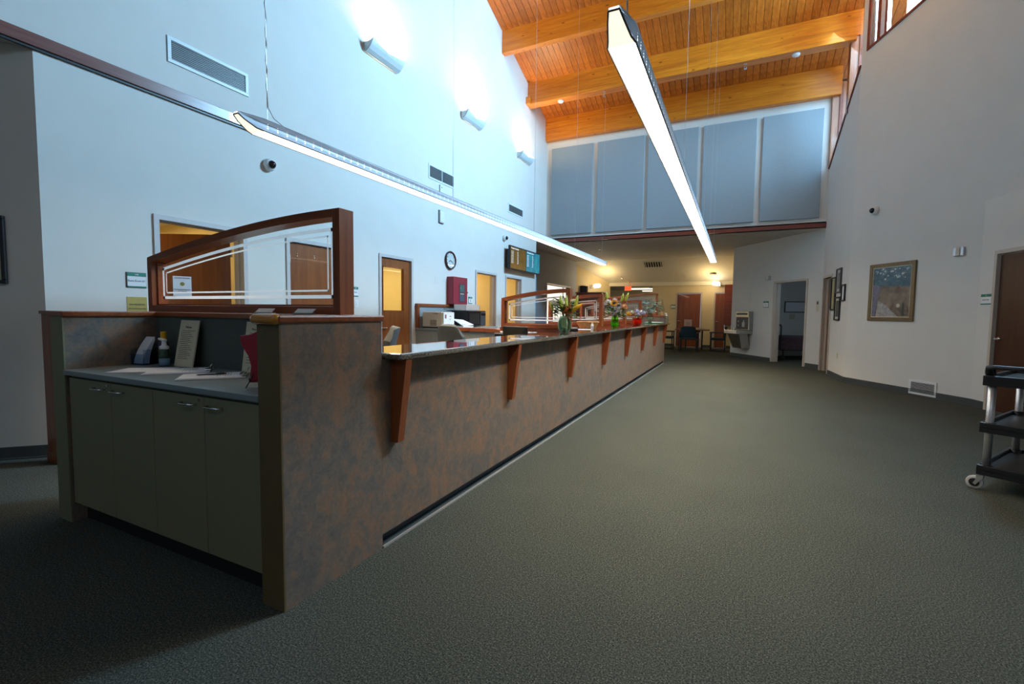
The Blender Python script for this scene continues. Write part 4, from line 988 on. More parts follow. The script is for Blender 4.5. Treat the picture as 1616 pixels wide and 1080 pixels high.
M['rust'] = plain('rust_mum', (.38, .11, .02), .6, var=.7, scale=60); M['stem'] = plain('stem', (.06, .12, .03), .6); M['purple'] = plain('purple_flower', (.22, .08, .25), .6)
M['vasegreen'] = glassm('green_glass', (.62, .90, .30), .03); M['vaseteal'] = glassm('grey_green_glass', (.72, .86, .76), .05); M['vaseorange'] = glassm('orange_glass', (.95, .40, .12), .05); M['vaseclear'] = glassm('clear_vase_glass', (.82, .86, .80), .05)
def lily_bud(parent, c, d, L_, mat='lime'):
    c = Vector(c); d = Vector(d).normalized()
    return MB().tube([c, c + d * L_ * .25, c + d * L_ * .6, c + d * L_], [L_ * .07, L_ * .15, L_ * .14, L_ * .02], 8).build('lily_bud', mat, parent, smooth=True)
def stems(parent, n, r0_, r1, z0, z1, seed):
    random.seed(seed); m = MB()
    for k in range(n):
        a = random.uniform(0, 2 * PI); b = a + random.uniform(-.4, .4); q = random.uniform(.3, 1)
        m.tube([(r0_ * q * math.cos(a + 2.5), r0_ * q * math.sin(a + 2.5), z0), (r0_ * q * .4 * math.cos(b), r0_ * q * .4 * math.sin(b), (z0 + z1) / 2), (r1 * q * math.cos(b), r1 * q * math.sin(b), z1)], .003, 5)
    return m.build('stems', 'stem', parent, kind='stuff')
def foliage(parent, n, c, R_, zr_, L_, w_, mat, seed, down=.2, nm='leaf'):
    random.seed(seed); lm = None
    for k in range(n):
        a = random.uniform(0, 2 * PI); q = random.uniform(.35, 1); el = random.uniform(*zr_)
        m = MB(); leafshape(m, (0, 0, 0), (math.cos(a), math.sin(a), random.uniform(-.2, .8)), L_ * random.uniform(.7, 1.2), w_, droop=down)
        o = m.build(nm, mat, parent); o.location = (c[0] + R_ * q * math.cos(a) * .7, c[1] + R_ * q * math.sin(a) * .7, c[2] + el)
# vase of lilies
t = T('lily_vase', 'grey-green glass vase of lilies, white bloom and rust mum, nearest on the countertop', 'flower vase', (-1.80, 5.15, ZS2), 0)
MB().lathe([(.05, 0), (.070, .03), (.078, .10), (.066, .15), (.055, .19), (.052, .19), (.062, .15), (.065, .10), (.055, .035), (.035, .012)], (0, 0, 0), 20, cap=False).build('vase', 'vaseteal', t, smooth=True)
for k in range(7): a = k * PI * 2 / 7; MB().tube([(.045 * math.cos(a), .045 * math.sin(a), 0.003), (.066 * math.cos(a), .066 * math.sin(a), .05), (.07 * math.cos(a), .07 * math.sin(a), .11), (.058 * math.cos(a), .058 * math.sin(a), .17)], [.008, .013, .015, .004], 6).build('glass_rib', plain('rib_green', (.24, .38, .28), .1), t, smooth=True) if k in (1, 3, 4, 6) else None
MB().prism([(-.02, -.055, .06), (.03, -.055, .05), (.045, -.05, .14), (.01, -.06, .20), (-.035, -.05, .15)], (0, .012, 0)).build('tissue_wrap', 'cream', t)
MB().lathe([(.03, .0), (.035, .10), (.02, .19)], (0, 0, 0), 12).build('wrap', plain('wrap_tissue', (.40, .42, .32), .5), t, smooth=True)
stems(t, 12, .03, .10, .02, .30, 1)
foliage(t, 70, (0, 0, .18), .15, (0, .18), .12, .03, 'leaf', 2)
for d_, h, L_ in (((-.10, 0, 1), .27, .17), ((.0, .1, 1), .29, .15), ((.25, 0, 1), .28, .16), ((.06, -.1, 1), .24, .13), ((-.3, -.1, .8), .25, .12)): lily_bud(t, (d_[0] * .45, d_[1] * .3, h), d_, L_)
lily_bud(t, (.08, -.03, .24), (.75, 0, .55), .17, 'yellow')
for d_ in ((-.9, 0, .35), (-.6, -.2, -.05), (.8, .2, .5), (.3, -.3, .2)):
    m = MB(); leafshape(m, (d_[0] * .08, d_[1] * .08, .24), d_, .15, .03); m.build('leaf', 'leaf', t)
ballbloom(t, 'white_bloom', 'petalw', (-.13, 0, .34), .062); ballbloom(t, 'cream_bloom', 'cream', (.09, .03, .36), .045)
ballbloom(t, 'rust_mum', 'rust', (.045, -.07, .25), .068); ballbloom(t, 'purple_bloom', 'purple', (.12, .06, .40), .022)
# sunflower bouquet
t = T('bouquet_vase', 'bright green glass vase with sunflower, peach rose and lilac daisies', 'flower vase', (-1.82, 7.72, ZS2), 0)
MB().lathe([(.05, 0), (.068, .03), (.07, .09), (.05, .17), (.052, .21), (.048, .21), (.046, .17), (.062, .09), (.06, .03), (.04, .012)], (0, 0, 0), 20, cap=False).build('vase', 'vasegreen', t, smooth=True)
MB().lathe([(.045, .006), (.06, .04), (.058, .10), (.001, .102)], (0, 0, 0), 16).build('water', plain('green_water', (.20, .55, .03), .08, var=.5, scale=30), t, smooth=True)
stems(t, 14, .03, .12, .02, .33, 5)
foliage(t, 80, (0, 0, .18), .20, (0, .20), .12, .032, 'leaf', 6); foliage(t, 14, (.1, 0, .15), .20, (-.05, .15), .06, .02, 'euca', 7)

m = MB(); bloom(m, (0, 0, 0), .075, 18, .25, 2); q = m.build('sunflower', 'sun', t); q.location = (.01, -.11, .40); q.rotation_euler = (1.0, 0, 0); MB().lathe([(.03, .004), (.028, .016), (.01, .02)], (0, 0, 0), 14).build('seed_head', 'seed', q, smooth=True)
ballbloom(t, 'peach_rose', 'peach', (.17, -.08, .34), .06); ballbloom(t, 'white_bloom', 'petalw', (-.10, -.06, .42), .06); ballbloom(t, 'white_bloom', 'petalw', (-.02, .05, .45), .05)
for c in ((-.20, 0, .38), (-.15, -.08, .34), (-.05, -.13, .33), (.05, -.15, .27), (.09, -.13, .35), (-.22, .05, .32), (.0, -.15, .22)):
    m = MB(); bloom(m, (0, 0, 0), .045, 12, .3, 2); q = m.build('lilac_daisy', 'lilac', t); q.location = c; q.rotation_euler = (.9, 0, c[0] * 2); MB().ball((0, 0, .006), .009, 6, 4).build('daisy_eye', 'seed', q)
for d_, c in (((.2, 0, 1), (.10, 0, .42)), ((.4, 0, 1), (.16, 0, .44)), ((-.2, 0, 1), (-.22, .1, .44)), ((-.1, 0, 1), (-.17, .12, .46))): lily_bud(t, c, d_, .15)
for d_ in ((-1, 0, -.5), (-.8, .1, -.2), (-.9, 0, .3), (1, 0, -.3), (.8, -.1, .5)):
    m = MB(); leafshape(m, (d_[0] * .12, d_[1] * .1, .24), d_, .13, .03); m.build('leaf', 'euca', t)
# orange pot
t = T('flower_pot', 'small orange glass pot of yellow and lilac flowers', 'flower vase', (-1.84, 9.75, ZS2), 0)
MB().lathe([(.07, 0), (.095, .03), (.10, .12), (.09, .15), (.086, .15), (.09, .11), (.085, .03), (.06, .012)], (0, 0, 0), 18, cap=False).build('pot', 'vaseorange', t, smooth=True)
MB().lathe([(.06, .006), (.08, .04), (.08, .10), (.001, .102)], (0, 0, 0), 14).build('soil_gel', plain('orange_gel', (.75, .12, .01), .2), t, smooth=True)
foliage(t, 30, (0, 0, .14), .16, (0, .10), .08, .022, 'leaf', 9)
for c, mt, r_ in (((-.17, 0, .23), 'yellow', .055), ((-.10, -.05, .26), 'cream', .05), ((0, -.02, .28), 'lilac', .055), ((.08, 0, .27), 'petalw', .05), ((.14, -.04, .25), 'lilac', .055), ((.05, -.09, .22), 'lilac', .045)): ballbloom(t, 'bloom', mt, c, r_)
# eucalyptus
t = T('eucalyptus_vase', 'clear pale vase of grey-green eucalyptus near the far end of the countertop', 'flower vase', (-1.83, 11.3, ZS2), 0)
MB().lathe([(.055, 0), (.06, .02), (.05, .05), (.085, .16), (.075, .22), (.06, .24), (.075, .26), (.07, .26), (.055, .24), (.068, .21), (.078, .16), (.045, .06), (.04, .02)], (0, 0, 0), 18, cap=False).build('vase', 'vaseclear', t, smooth=True)
MB().lathe([(.03, .03), (.06, .15), (.001, .16)], (0, 0, 0), 12).build('pebbles', plain('pale_pebbles', (.50, .47, .42), .6, var=.4, scale=60), t, smooth=True)
stems(t, 14, .03, .2, .05, .42, 12)
foliage(t, 120, (0, 0, .28), .36, (0, .26), .10, .038, 'euca', 13)
foliage(t, 16, (.12, 0, .30), .20, (.1, .42), .07, .02, 'euca', 14)
# others
t = T('wicker_basket', 'small oblong woven tan basket between the two tall vases', 'basket', (-2.00, 6.75, ZS2), 0)
M['wicker'] = plain('wicker', (.55, .30, .12), .6, var=.3, scale=80)
m = MB()
def oval(rx, ry, z, n=18): return [(rx * math.cos(2 * PI * k / n), ry * math.sin(2 * PI * k / n), z) for k in range(n + 1)]
for k in range(7): f = k / 6; m.tube(oval(.12 + .045 * f, .055 + .025 * f, .006 + .085 * f), .0075, 6, cap=False)
m.build('weave', 'wicker', t); MB().tube(oval(.170, .084, .098), .010, 6, cap=False).build('rim', 'wicker', t)
for k in range(12): a = 2 * PI * k / 12; MB().tube([(.12 * math.cos(a), .055 * math.sin(a), .004), (.172 * math.cos(a), .088 * math.sin(a), .10)], .005, 5).build('stake', 'wicker', t)
MB().prism([p for p in oval(.118, .054, .003)[:-1]], (0, 0, .005)).build('base', 'wicker', t)
t = T('small_bottle', 'tiny white bottle in front of the wicker basket', 'bottle', (-1.80, 6.30, ZS2)); MB().lathe([(.016, 0), (.018, .004), (.018, .07), (.010, .08)], (0, 0, 0), 12).build('body', 'white', t, smooth=True); MB().lathe([(.010, .08), (.010, .10)], (0, 0, 0), 10).build('cap', 'white', t); MB().lathe([(.0185, .02), (.0185, .05)], (0, 0, 0), 12, cap=False).build('label_band', 'lilac', t)
t = T('desk_phone', 'small black telephone handset base beside the lily vase', 'phone', (-1.98, 5.95, ZS2), 20); MB().prism([(-.06, -.08, 0), (-.06, .08, 0), (-.06, .08, .04), (-.06, -.08, .02)], (.14, 0, 0)).build('base', 'black', t, bevel=.004); MB().tube([(-.03, -.07, .035), (-.03, -.04, .05), (-.03, .04, .06), (-.03, .07, .055)], [.018, .011, .011, .018], 8).build('handset', 'black', t, smooth=True)
q = B('paper_sheet', 'paper', None, -.10, .10, -.14, .14, 0, .002); q.location = (-1.92, 6.3, ZS2); q.rotation_euler = (0, 0, .3); tag(q, 'white sheet on the countertop beside the black phone', 'paper')
t = T('sanitizer_bottle', 'clear pump bottle at the very end of the countertop', 'bottle', (-1.645, 12.75, ZS2)); MB().lathe([(.05, 0), (.055, .01), (.055, .15), (.02, .18)], (0, 0, 0), 14).build('body', 'clearblue', t, smooth=True); MB().lathe([(.02, .18), (.025, .21), (.01, .22), (.01, .25)], (0, 0, 0), 10).build('pump', 'white', t); B('nozzle', 'white', t, -.05, .01, -.01, .01, .245, .26)
t = T('green_folder', 'green flat tray at the far end of the countertop', 'folder', (-1.90, 12.4, ZS2)); B('cover', plain('folder_green', (.02, .25, .12), .4), t, -.2, .2, -.35, .35, 0, .02, bevel=.004); B('papers', 'paper', t, -.19, .19, -.34, .34, .02, .026)
t = T('glass_bottle', 'clear tapered bottle on the far end cap', 'bottle', (-1.80, 13.05, 1.274)); MB().lathe([(.06, 0), (.06, .16), (.025, .28), (.02, .42), (.024, .43)], (0, 0, 0), 14).build('body', 'vaseclear', t, smooth=True); MB().lathe([(.055, .003), (.055, .11), (.001, .112)], (0, 0, 0), 12).build('contents', 'peach', t)

# ================================================================== WORK AREA BEHIND THE COUNTER
def task_chair(x, y, deg, label):
    t = T('office_chair', label, 'chair', (x, y, 0), deg, 'grey office chairs behind the counter')
    # backrest: rounded upholstered slab, front faces -y
    m = MB(); n = 9; cols = []
    for i in range(n):
        u = -1 + 2 * i / (n - 1)
        for j in range(n):
            v = j / (n - 1); w_ = .235 * (1 - .18 * (1 - v)) * (1 - .35 * max(0, v - .82) / .18 * abs(u) ** 2); z = .62 + .53 * v - .035 * abs(u) ** 4 * (1 if v > .8 else 0)
            m.v.append((u * w_ * .86, -.05 * u * u + .02 - .05 * math.sin(v * PI), z))
    for i in range(n - 1):
        for j in range(n - 1): a = i * n + j; m.f.append((a, a + n, a + n + 1, a + 1))
    q = m.build('backrest', 'greyfab', t, smooth=True); sd = q.modifiers.new('thick', 'SOLIDIFY'); sd.thickness = .075; sd.offset = 0; bv = q.modifiers.new('bevel', 'BEVEL'); bv.width = .03; bv.segments = 3
    B('seat', 'greyfab', t, -.25, .25, -.50, -.03, .44, .53, bevel=.035); B('back_support', 'black', t, -.03, .03, .03, .06, .42, .75, bevel=.005); B('seat_pan', 'black', t, -.1, .1, -.35, .06, .40, .44)
    MB().tube([(0, -.25, .08), (0, -.25, .42)], .028, 10).build('gas_lift', 'black', t)
    for k in range(5):
        a = k * 2 * PI / 5; e = (.30 * math.cos(a), -.25 + .30 * math.sin(a))
        lg = MB().tube([(0, -.25, .10), (e[0], e[1], .075)], [.025, .016], 8).build('leg', 'black', t); MB().lathe([(.028, -.02), (.028, .02)], (e[0], e[1], .029), 10, 'x').build('caster', 'black', lg)
    return t
task_chair(-3.02, 3.60, -52, 'nearer grey office chair seen from the side, by the brown windowed door')
task_chair(-3.00, 4.50, 168, 'farther grey office chair turned with its broad back to the counter')
# curved low partition
t = T('curved_partition', 'low curved beige-grey partition with cherry cap behind the chairs', 'partition', (0, 0, 0))
pc = [(-4.05, 6.2), (-3.8, 6.32), (-3.5, 6.30), (-3.2, 6.12), (-2.97, 5.85)]
for (a, b), (c, d_) in zip(pc, pc[1:]):
    v = Vector((c - a, d_ - b, 0)).normalized(); nrm = Vector((-v.y, v.x, 0)) * .06
    MB().prism([(a, b, 0), (c, d_, 0), (c + nrm.x, d_ + nrm.y, 0), (a + nrm.x, b + nrm.y, 0)], (0, 0, 1.0)).build('panel', 'lampack', t)
m = MB()
for (a, b), (c, d_) in zip(pc, pc[1:]):
    v = Vector((c - a, d_ - b, 0)).normalized(); nrm = Vector((-v.y, v.x, 0)) * .04
    m.prism([(a - nrm.x, b - nrm.y, 1.0), (c - nrm.x, d_ - nrm.y, 1.0), (c + nrm.x * 3, d_ + nrm.y * 3, 1.0), (a + nrm.x * 3, b + nrm.y * 3, 1.0)], (0, 0, .055))
m.build('cap', 'cherry', t)
# monitor and tray
t = T('monitor', 'black monitor seen from behind, right of the broad chair', 'monitor', (-2.48, 5.25, .0), 165)
m = MB().prism([(-.20, 0, .78), (.20, 0, .78), (.20, 0, 1.13), (-.20, 0, 1.13)], (0, .03, 0)); m.build('screen_shell', 'black', t, bevel=.01)
MB().prism([(-.15, .0, .82), (.15, .0, .82), (.11, -.07, .86), (.11, -.07, 1.02), (-.11, -.07, 1.02), (-.11, -.07, .86)], (0, .001, 0)).build('rear_hump', 'black', t)
B('screen', 'blackgloss', t, -.19, .19, .03, .033, .80, 1.12); B('stand', 'black', t, -.03, .03, -.03, 0, .745, .9); B('foot', 'black', t, -.12, .12, -.09, .09, .735, .745); MB().lathe([(.012, 0), (.012, -.004)], (0, -.0, 1.0), 12, 'y').build('badge', 'alu', t)
t = T('work_desk', 'low grey desk shelf hidden under the counter edge', 'desk', (0, 0, 0)); B('desktop', 'lampack', t, -2.60, -2.06, 2.2, 5.6, .70, .733, bevel=.003)
for y_ in (2.3, 3.9, 5.5): B('support', 'lampack', t, -2.57, -2.10, y_ - .015, y_ + .015, 0, .70)
t = T('desk_shelf', 'black low shelf unit under the first arched screen', 'shelf', (-2.86, 5.45, 0)); B('top', 'black', t, 0, .55, -.05, .20, 1.0, 1.03, bevel=.003); B('side', 'black', t, 0, .02, -.05, .2, .735, 1.0); B('side', 'black', t, .53, .55, -.05, .2, .735, 1.0); B('edge_strip', 'alu', t, 0, .55, -.056, -.05, 1.018, 1.03)
for a in (0, .26): q = B('paper_stack', 'paper', None, 0, .22, 0, .12, 0, .018); q.location = (-2.83 + a, 5.50, 1.031); tag(q, 'white paper stack on the black shelf, %s one' % ('left' if not a else 'right'), 'paper')
# back counter against the left wall with splash panel, printer, microwave
t = T('back_counter', 'grey-green base cabinet with cherry-edged splash panel by the left wall', 'cabinet', (0, 0, 0))
B('carcass', 'lampack', t, -5.31, -4.72, 6.92, 8.95, .1, .96); B('worktop', 'worktop', t, -5.31, -4.68, 6.90, 8.97, .96, 1.0, bevel=.004); B('plinth', 'black', t, -5.31, -4.78, 6.94, 8.93, 0, .1)
B('splash_panel', 'felt', t, -5.325, -5.30, 6.98, 8.85, 1.0, 1.40); B('frame', 'cherry_z', t, -5.33 + .001, -5.27, 6.92, 6.98, 1.0, 1.45); B('frame', 'cherry', t, -5.329, -5.27, 6.98, 8.85, 1.40, 1.45)
for a in (6.95, 7.62, 8.29): dd = B('door', 'lampack', t, -4.72, -4.70, a, a + .64, .12, .94, bevel=.002); MB().tube([(-4.70, a + .1, .86), (-4.67, a + .1, .86), (-4.67, a + .2, .86), (-4.70, a + .2, .86)], .005, 6).build('handle', 'chrome', dd)
t = T('printer', 'boxy two-tone beige and white printer left of the microwave', 'printer', (-5.20, 6.96, 1.001), 90)
B('body', 'bag', t, 0, .36, -.44, 0, .02, .30, bevel=.02); B('front_cover', 'white', t, .01, .36, -.47, -.44, .03, .295, bevel=.012); B('base', 'black', t, .0, .35, -.42, -.01, 0, .025)
for i in range(6): B('vent_slat', plain('vent_brown', (.22, .17, .13), .5) if i == 0 else bpy.data.materials['vent_brown'], t, -.004, .001, -.32, -.18, .05 + .018 * i, .06 + .018 * i)
B('sticker', 'red', t, .05, .09, -.473, -.47, .18, .25); B('sticker', 'ink', t, .20, .24, -.473, -.47, .21, .225); B('sticker', 'ink', t, .20, .23, -.473, -.47, .16, .17)
q = text('COPIER', 'lettering', 'ink', t, (-.003, -.30, .265), .035, rot=(PI / 2, 0, -PI / 2))
t = T('lab_stand', 'chrome clamp stand behind the printer', 'stand', (-5.20, 7.55, 1.30), 90)
B('foot', 'alu', t, 0, .25, -.10, 0, .0, .01); MB().tube([(.05, -.05, .01), (.05, -.05, .07)], .006, 6).build('rod', 'chrome', t); MB().tube([(.02, -.05, .06), (.14, -.05, .06)], .005, 6).build('crossbar', 'chrome', t)
t = T('microwave', 'black microwave oven on the back counter', 'microwave', (-5.22, 7.93, 1.001), 90)
B('case', 'black', t, 0, .74, -.40, 0, .012, .33, bevel=.006); B('door', 'blackgloss', t, .01, .50, -.42, -.40, .02, .32, bevel=.004); B('control_panel', 'darkgrey', t, .51, .73, -.415, -.40, .03, .31, bevel=.003); B('display', 'blackgloss', t, .53, .71, -.418, -.415, .23, .28); B('window', 'black', t, .05, .45, -.423, -.42, .06, .28)
for i in range(3):
    for j in range(3): B('button', 'darkgrey', t, .54 + .055 * i, .58 + .055 * i, -.419, -.415, .06 + .05 * j, .09 + .05 * j)
B('indicator', 'yellow', t, .69, .71, -.418, -.415, .285, .295)
t = T('paper_tray', 'translucent white plastic tray on top of the microwave', 'tray', (-5.15, 7.95, 1.335), 90)
B('base', 'white', t, 0, .55, -.28, 0, 0, .006)
for a in ((0, .006, -.28, 0), (.544, .55, -.28, 0), (0, .55, -.28, -.274), (0, .55, -.006, 0)): B('side', 'white', t, *a, 0, .12)
t = T('open_binder', 'open ring binder with white pages in front of the microwave', 'binder', (-4.80, 7.52, 1.001), 80)
q = B('cover', 'paper', t, 0, .30, -.16, .12, 0, .03, bevel=.004); MB().prism([(0, -.16, .03), (.30, -.16, .05), (.30, .12, .14), (0, .12, .16)], (0, 0, .01)).build('pages', 'paper', t)
for i in range(5): MB().tube([(.03 + .05 * i, -.14, .045), (.03 + .05 * i, -.12, .07), (.03 + .05 * i, -.10, .06)], .004, 5).build('ring', 'chrome', t)
t = T('coffee_cup', 'white lidded cup between printer and microwave', 'cup', (-5.05, 7.62, 1.001)); MB().lathe([(.03, 0), (.04, .16)], (0, 0, 0), 14).build('body', 'black', t); MB().lathe([(.044, .16), (.044, .19), (.03, .20)], (0, 0, 0), 14).build('lid', 'white', t)

# ================================================================== RIGHT SIDE: CART, FOUNTAIN, FAR FURNITURE
t = T('utility_cart', 'black three-shelf utility cart with grey tubular uprights, cut by the right edge', 'cart', (1.685, 4.64, 0), -32)
CW, CD = .48, .92
def shelf(z, lip, h_=.085):
    m = MB().box(0, CW, 0, CD, z, z + .015)
    m.box(0, CW, 0, .02, z - .03, z + lip).box(0, CW, CD - .02, CD, z - .03, z + lip).box(0, .02, .02, CD - .02, z - .03, z + lip).box(CW - .02, CW, .02, CD - .02, z - .03, z + lip)
    q = m.build('shelf', 'black', t, bevel=.004)
    for cx_ in (.045, CW - .045):
        for cy_ in (.045, CD - .045): MB().lathe([(.038, z - .03), (.038, z + lip)], (cx_, cy_, 0), 14).build('corner_socket', 'black', q, smooth=True)
    return q
for z in (.15, .475, .83): shelf(z, .045)
for cx_ in (.045, CW - .045):
    for cy_ in (.045, CD - .045): MB().tube([(cx_, cy_, .14), (cx_, cy_, .86)], .024, 14).build('upright', 'alu', t, smooth=True)
hd = MB(); hd.tube([(.03, .06, .86), (.025, .03, .90), (.03, .0, .935), (.06, -.015, .942), (CW - .06, -.015, .942), (CW - .03, .0, .935), (CW - .025, .03, .90), (CW - .03, .06, .86)], [.024, .024, .021, .016, .016, .021, .024, .024], 10)
hd.tube([(.03, .0, .935), (.03, .09, .925), (.03, .12, .87)], [.016, .016, .02], 10); hd.tube([(CW - .03, .0, .935), (CW - .03, .09, .925), (CW - .03, .12, .87)], [.016, .016, .02], 10); hd.build('handle', 'black', t, smooth=True)
for cx_, cy_ in ((.02, .03), (CW - .05, .03), (.02, CD - .03), (CW - .05, CD - .03)):
    cs = MB().box(-.02, .02, -.02, .02, .095, .12).prism([(-.012, -.022, .095), (.02, -.022, .095), (-.02, -.022, .035), (-.035, -.022, .045)], (0, .004, 0)).prism([(-.012, .018, .095), (.02, .018, .095), (-.02, .018, .035), (-.035, .018, .045)], (0, .004, 0)).build('caster', 'alu', t); cs.location = (cx_, cy_, 0)
    MB().lathe([(.030, -.012), (.049, -.015), (.051, 0), (.049, .015), (.030, .012)], (-.028, 0, .051), 20, 'y').build('tyre', 'frame_grey', cs, smooth=True); MB().lathe([(.031, -.016), (.008, -.018), (.008, .018), (.031, .016)], (-.028, 0, .051), 16, 'y').build('wheel_hub', 'black', cs)

# drinking fountain on the fountain wall
dA = (A1 - A0).normalized(); pF = A0 + dA * .42
t = T('drinking_fountain', 'grey steel drinking fountain with bottle filler on the far angled wall', 'drinking fountain', tuple(pF), angA)
w_ = .66
B('bottle_filler', 'steel', t, 0, w_, -.13, 0, .86, 1.43, bevel=.01)
B('filler_bezel', plain('pale_brass_steel', (.62, .56, .38), .3, .6), t, .02, w_ - .02, -.145, -.13, 1.26, 1.42, bevel=.01)
B('sensor_strip', 'darkgrey', t, .07, w_ - .07, -.15, -.145, 1.32, 1.38, bevel=.004); B('filler_niche', 'darkgrey', t, .04, w_ - .04, -.134, -.13, .88, 1.25)
MB().lathe([(.05, .95), (.05, 1.08), (.02, 1.12), (.02, 1.16)], (.42, -.137, 0), 12).build('bottle_icon', 'frame_grey', t)
for zz in (1.0, 1.12): MB().lathe([(.02, -.135), (.02, -.139)], (.15, 0, zz), 10, 'y').build('icon', 'frame_grey', t)
MB().prism([(-.02, -.50, .74), (w_ - .05, -.50, .74), (w_, -.42, .74), (w_, 0, .74), (-.02, 0, .74)], (0, 0, .11)).build('basin', 'steel', t, bevel=.01)
MB().prism([(.03, -.45, .852), (w_ - .08, -.45, .852), (w_ - .08, -.18, .852), (.03, -.18, .852)], (0, 0, .003)).build('drain_plate', 'chrome', t); MB().tube([(.12, -.22, .85), (.12, -.22, .90), (.14, -.26, .91)], .015, 8).build('bubbler', 'chrome', t, smooth=True)
MB().prism([(.04, -.42, .74), (w_ - .04, -.42, .74), (w_ - .10, -.28, .30), (.12, -.28, .30)], (0, .28, 0)).build('lower_cabinet', 'steel', t, bevel=.006)
MB().prism([(.10, -.425, .71), (w_ - .16, -.425, .71), (w_ - .18, -.295, .34), (.16, -.295, .34)], (0, .004, 0)).build('front_cover', plain('brownish_steel', (.30, .27, .20), .3, .8), t)
# dim room: bed, blanket, poster
bA = Matrix.Rotation(math.radians(angA), 3, 'Z')
t = T('hospital_bed', 'dark wheeled bed with striped blanket inside the dim room', 'bed', (1.48, 16.55, 0), angA - 20)
B('frame', 'black', t, -.2, .9, -.5, 1.2, .45, .52); B('mattress', plain('dark_mattress', (.05, .05, .07), .8), t, -.2, .9, -.5, 1.2, .52, .68, bevel=.03)
bk = B('blanket', plain('blanket_maroon', (.05, .028, .036), .9, var=.4), t, -.24, .94, -.54, .9, .30, .70, bevel=.03)
for i in range(9): B('stripe', plain('blanket_stripe', (.10, .085, .09), .9) if i == 0 else bpy.data.materials['blanket_stripe'], bk, -.22 + .135 * i, -.18 + .135 * i, -.545, .9, .31, .705)
B('pillow', 'paper', t, -.1, .5, .75, 1.15, .69, .82, bevel=.05)
hr_ = MB().tube([(.55, -.52, .68), (.55, -.52, .98), (.60, -.52, 1.04), (.88, -.52, 1.04), (.93, -.52, .98), (.93, -.52, .68)], .018, 8).build('rail', 'black', t, smooth=True)
for x_ in (-.1, .8):
    for y_ in (-.4, 1.1): lg = MB().tube([(x_, y_, .12), (x_, y_, .46)], .02, 8).build('leg', 'black', t); MB().lathe([(.06, -.02), (.06, .02)], (x_, y_, .06), 14, 'x').build('caster', 'black', lg)
picture('wall_poster', 'pale framed chart on the wall inside the dim room', tuple(pA + bA @ Vector((-1.795, 1.75, 1.42))), angA + 90, .85, .36, 'darkgrey', .02, 'paper', .02, 'frame_grey', cat='poster')
t = T('wall_outlet', 'small plate under the framed chart in the dim room', 'outlet', tuple(pA + bA @ Vector((-1.795, 1.95, 1.2))), angA + 90); B('plate', 'bag', t, 0, .20, -.01, 0, 0, .16, bevel=.003); B('socket', 'cream', t, .06, .14, -.014, -.01, .04, .12)
t = T('wall_switch', 'little beige double switch left of the narrow edge-on doorway', 'switch', tuple(A0 + dA * 3.45 + Vector((0, 0, 1.42))), angA); B('plate', 'bag', t, 0, .08, -.006, 0, 0, .28, bevel=.002); B('rocker', 'darkgrey', t, .02, .06, -.012, -.006, .18, .25)

# round table and arm chairs
t = T('round_table', 'small round brown table with four dark legs in the far hall', 'table', (-1.46, 18.5, 0))
MB().lathe([(.60, .73), (.62, .74), (.62, .765), (.60, .77)], (0, 0, 0), 28).build('tabletop', 'trimwood_x', t)
for k in range(4): a = k * PI / 2 + .6; MB().tube([(.42 * math.cos(a), .42 * math.sin(a), 0), (.42 * math.cos(a), .42 * math.sin(a), .73)], .028, 8).build('leg', 'black', t)
MB().box(-.3, .3, -.02, .02, .66, .73).build('apron', 'black', t)
def arm_chair(x, y, deg, label):
    t = T('arm_chair', label, 'chair', (x, y, 0), deg, 'teal-backed arm chairs at the round table')
    m = MB(); n = 7
    for i in range(n):
        u = -1 + 2 * i / (n - 1)
        for j in range(n): v = j / (n - 1); m.v.append((u * .27 * (1 - .10 * v * abs(u)), .24 - .05 * u * u + .05 * v, .50 + .40 * v - .04 * abs(u) ** 3 * v))
    for i in range(n - 1):
        for j in range(n - 1): a = i * n + j; m.f.append((a, a + n, a + n + 1, a + 1))
    q = m.build('backrest', 'navyfab', t, smooth=True); sd = q.modifiers.new('thick', 'SOLIDIFY'); sd.thickness = .04; sd.offset = 0
    B('seat', 'navyfab', t, -.26, .26, -.24, .24, .42, .48, bevel=.02)
    for sx in (-1, 1):
        x_ = sx * .285
        MB().box(x_ - .016, x_ + .016, -.25, -.215, 0, .66).build('leg', 'black', t); MB().box(x_ - .016, x_ + .016, .22, .255, 0, .66).build('leg', 'black', t)
        MB().box(x_ - .022, x_ + .022, -.28, .26, .655, .685).build('armrest', 'black', t, bevel=.006); MB().box(x_ - .016, x_ + .016, -.215, .22, 0, .03).build('runner', 'black', t); MB().box(x_ - .016, x_ + .016, -.215, .22, .40, .43).build('side_rail', 'black', t)
    B('cross_rail', 'black', t, -.27, .27, -.24, -.21, .40, .43); return t
arm_chair(-1.50, 17.62, 180, 'teal-backed arm chair in front of the round table, back to the camera')
arm_chair(-.56, 18.4, -90, 'arm chair at the right side of the round table')
arm_chair(-2.36, 18.5, 90, 'arm chair at the left side of the round table')
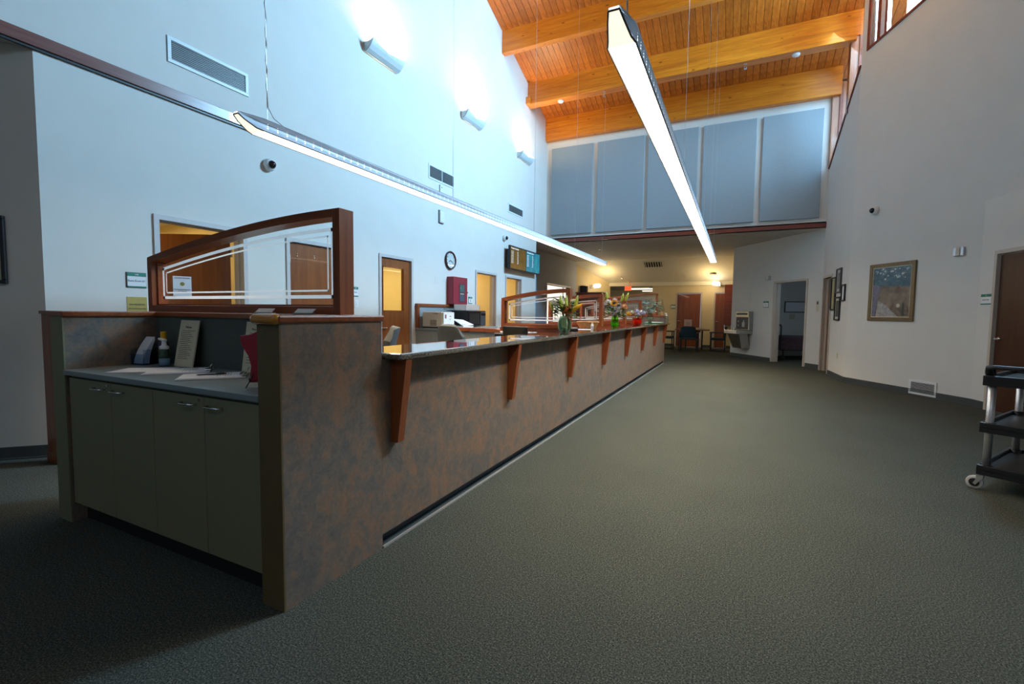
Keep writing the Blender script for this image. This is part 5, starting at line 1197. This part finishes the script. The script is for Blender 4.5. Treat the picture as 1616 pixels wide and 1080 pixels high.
t = T('table_sign', 'pale pink card standing on the round table', 'sign', (-1.60, 18.35, .771), 0); B('card', 'pink', t, -.13, .14, 0, .01, 0, .36); B('stand', 'clearblue', t, -.14, .15, -.01, .06, 0, .012)
for i in range(4): B('text_line', 'ink', t, -.07, .08, -.002, 0, .24 - .03 * i, .246 - .03 * i)
t = T('magazine_stack', 'low stack of papers behind the pink card', 'paper', (-1.20, 18.50, .771), 10); B('sheet', 'cream', t, -.14, .18, -.12, .12, 0, .03); B('sheet', 'bag', t, -.13, .16, -.11, .12, .03, .05)
# cabinet tops glimpsed over the arched screens
t = T('file_cabinet', 'orange-brown wood cabinet behind the second arched screen', 'cabinet', (-5.05, 15.6, 0), 0)
B('carcass', 'cherry_z', t, 0, .9, 0, .5, 0, 2.0); B('top', 'cherry', t, -.03, .93, -.03, .52, 2.0, 2.04, bevel=.004); dd = B('door', 'cherry_z', t, .01, .445, -.02, 0, .1, 1.98); B('handle', 'chrome', dd, .40, .42, -.035, -.02, .9, 1.1); dd = B('door', 'cherry_z', t, .455, .89, -.02, 0, .1, 1.98); B('handle', 'chrome', dd, .48, .50, -.035, -.02, .9, 1.1)
t = T('storage_box', 'dark box on top of the wood cabinet', 'box', (-4.95, 15.7, 2.042), 0); B('body', plain('maroon_box', (.05, .018, .015), .5), t, 0, .22, 0, .2, 0, .22, bevel=.004); B('lid', 'black', t, -.005, .225, -.005, .205, .19, .22)
for x_, lb, mt in ((-3.9, 'left kitchen unit glimpsed far down the corridor', 'frame_grey'), (-4.9, 'right-hand sink unit far down the corridor', 'lampack')): pass
t = T('kitchen_cabinet', 'pale grey wall units far down the corridor', 'cabinet', (-5.4, 25.1, 0), 0); B('upper_unit', 'frame_grey', t, 0, 2.1, 0, .35, 1.55, 2.1); B('lower_unit', 'lampack', t, 0, 2.1, -.2, .35, 0, .9); B('worktop', 'darkgrey', t, -.02, 2.12, -.23, .35, .9, .94)
for i in range(4): B('door', 'frame_grey', t, .02 + .52 * i, .52 + .52 * i, -.02, 0, 1.57, 2.08, bevel=.003)
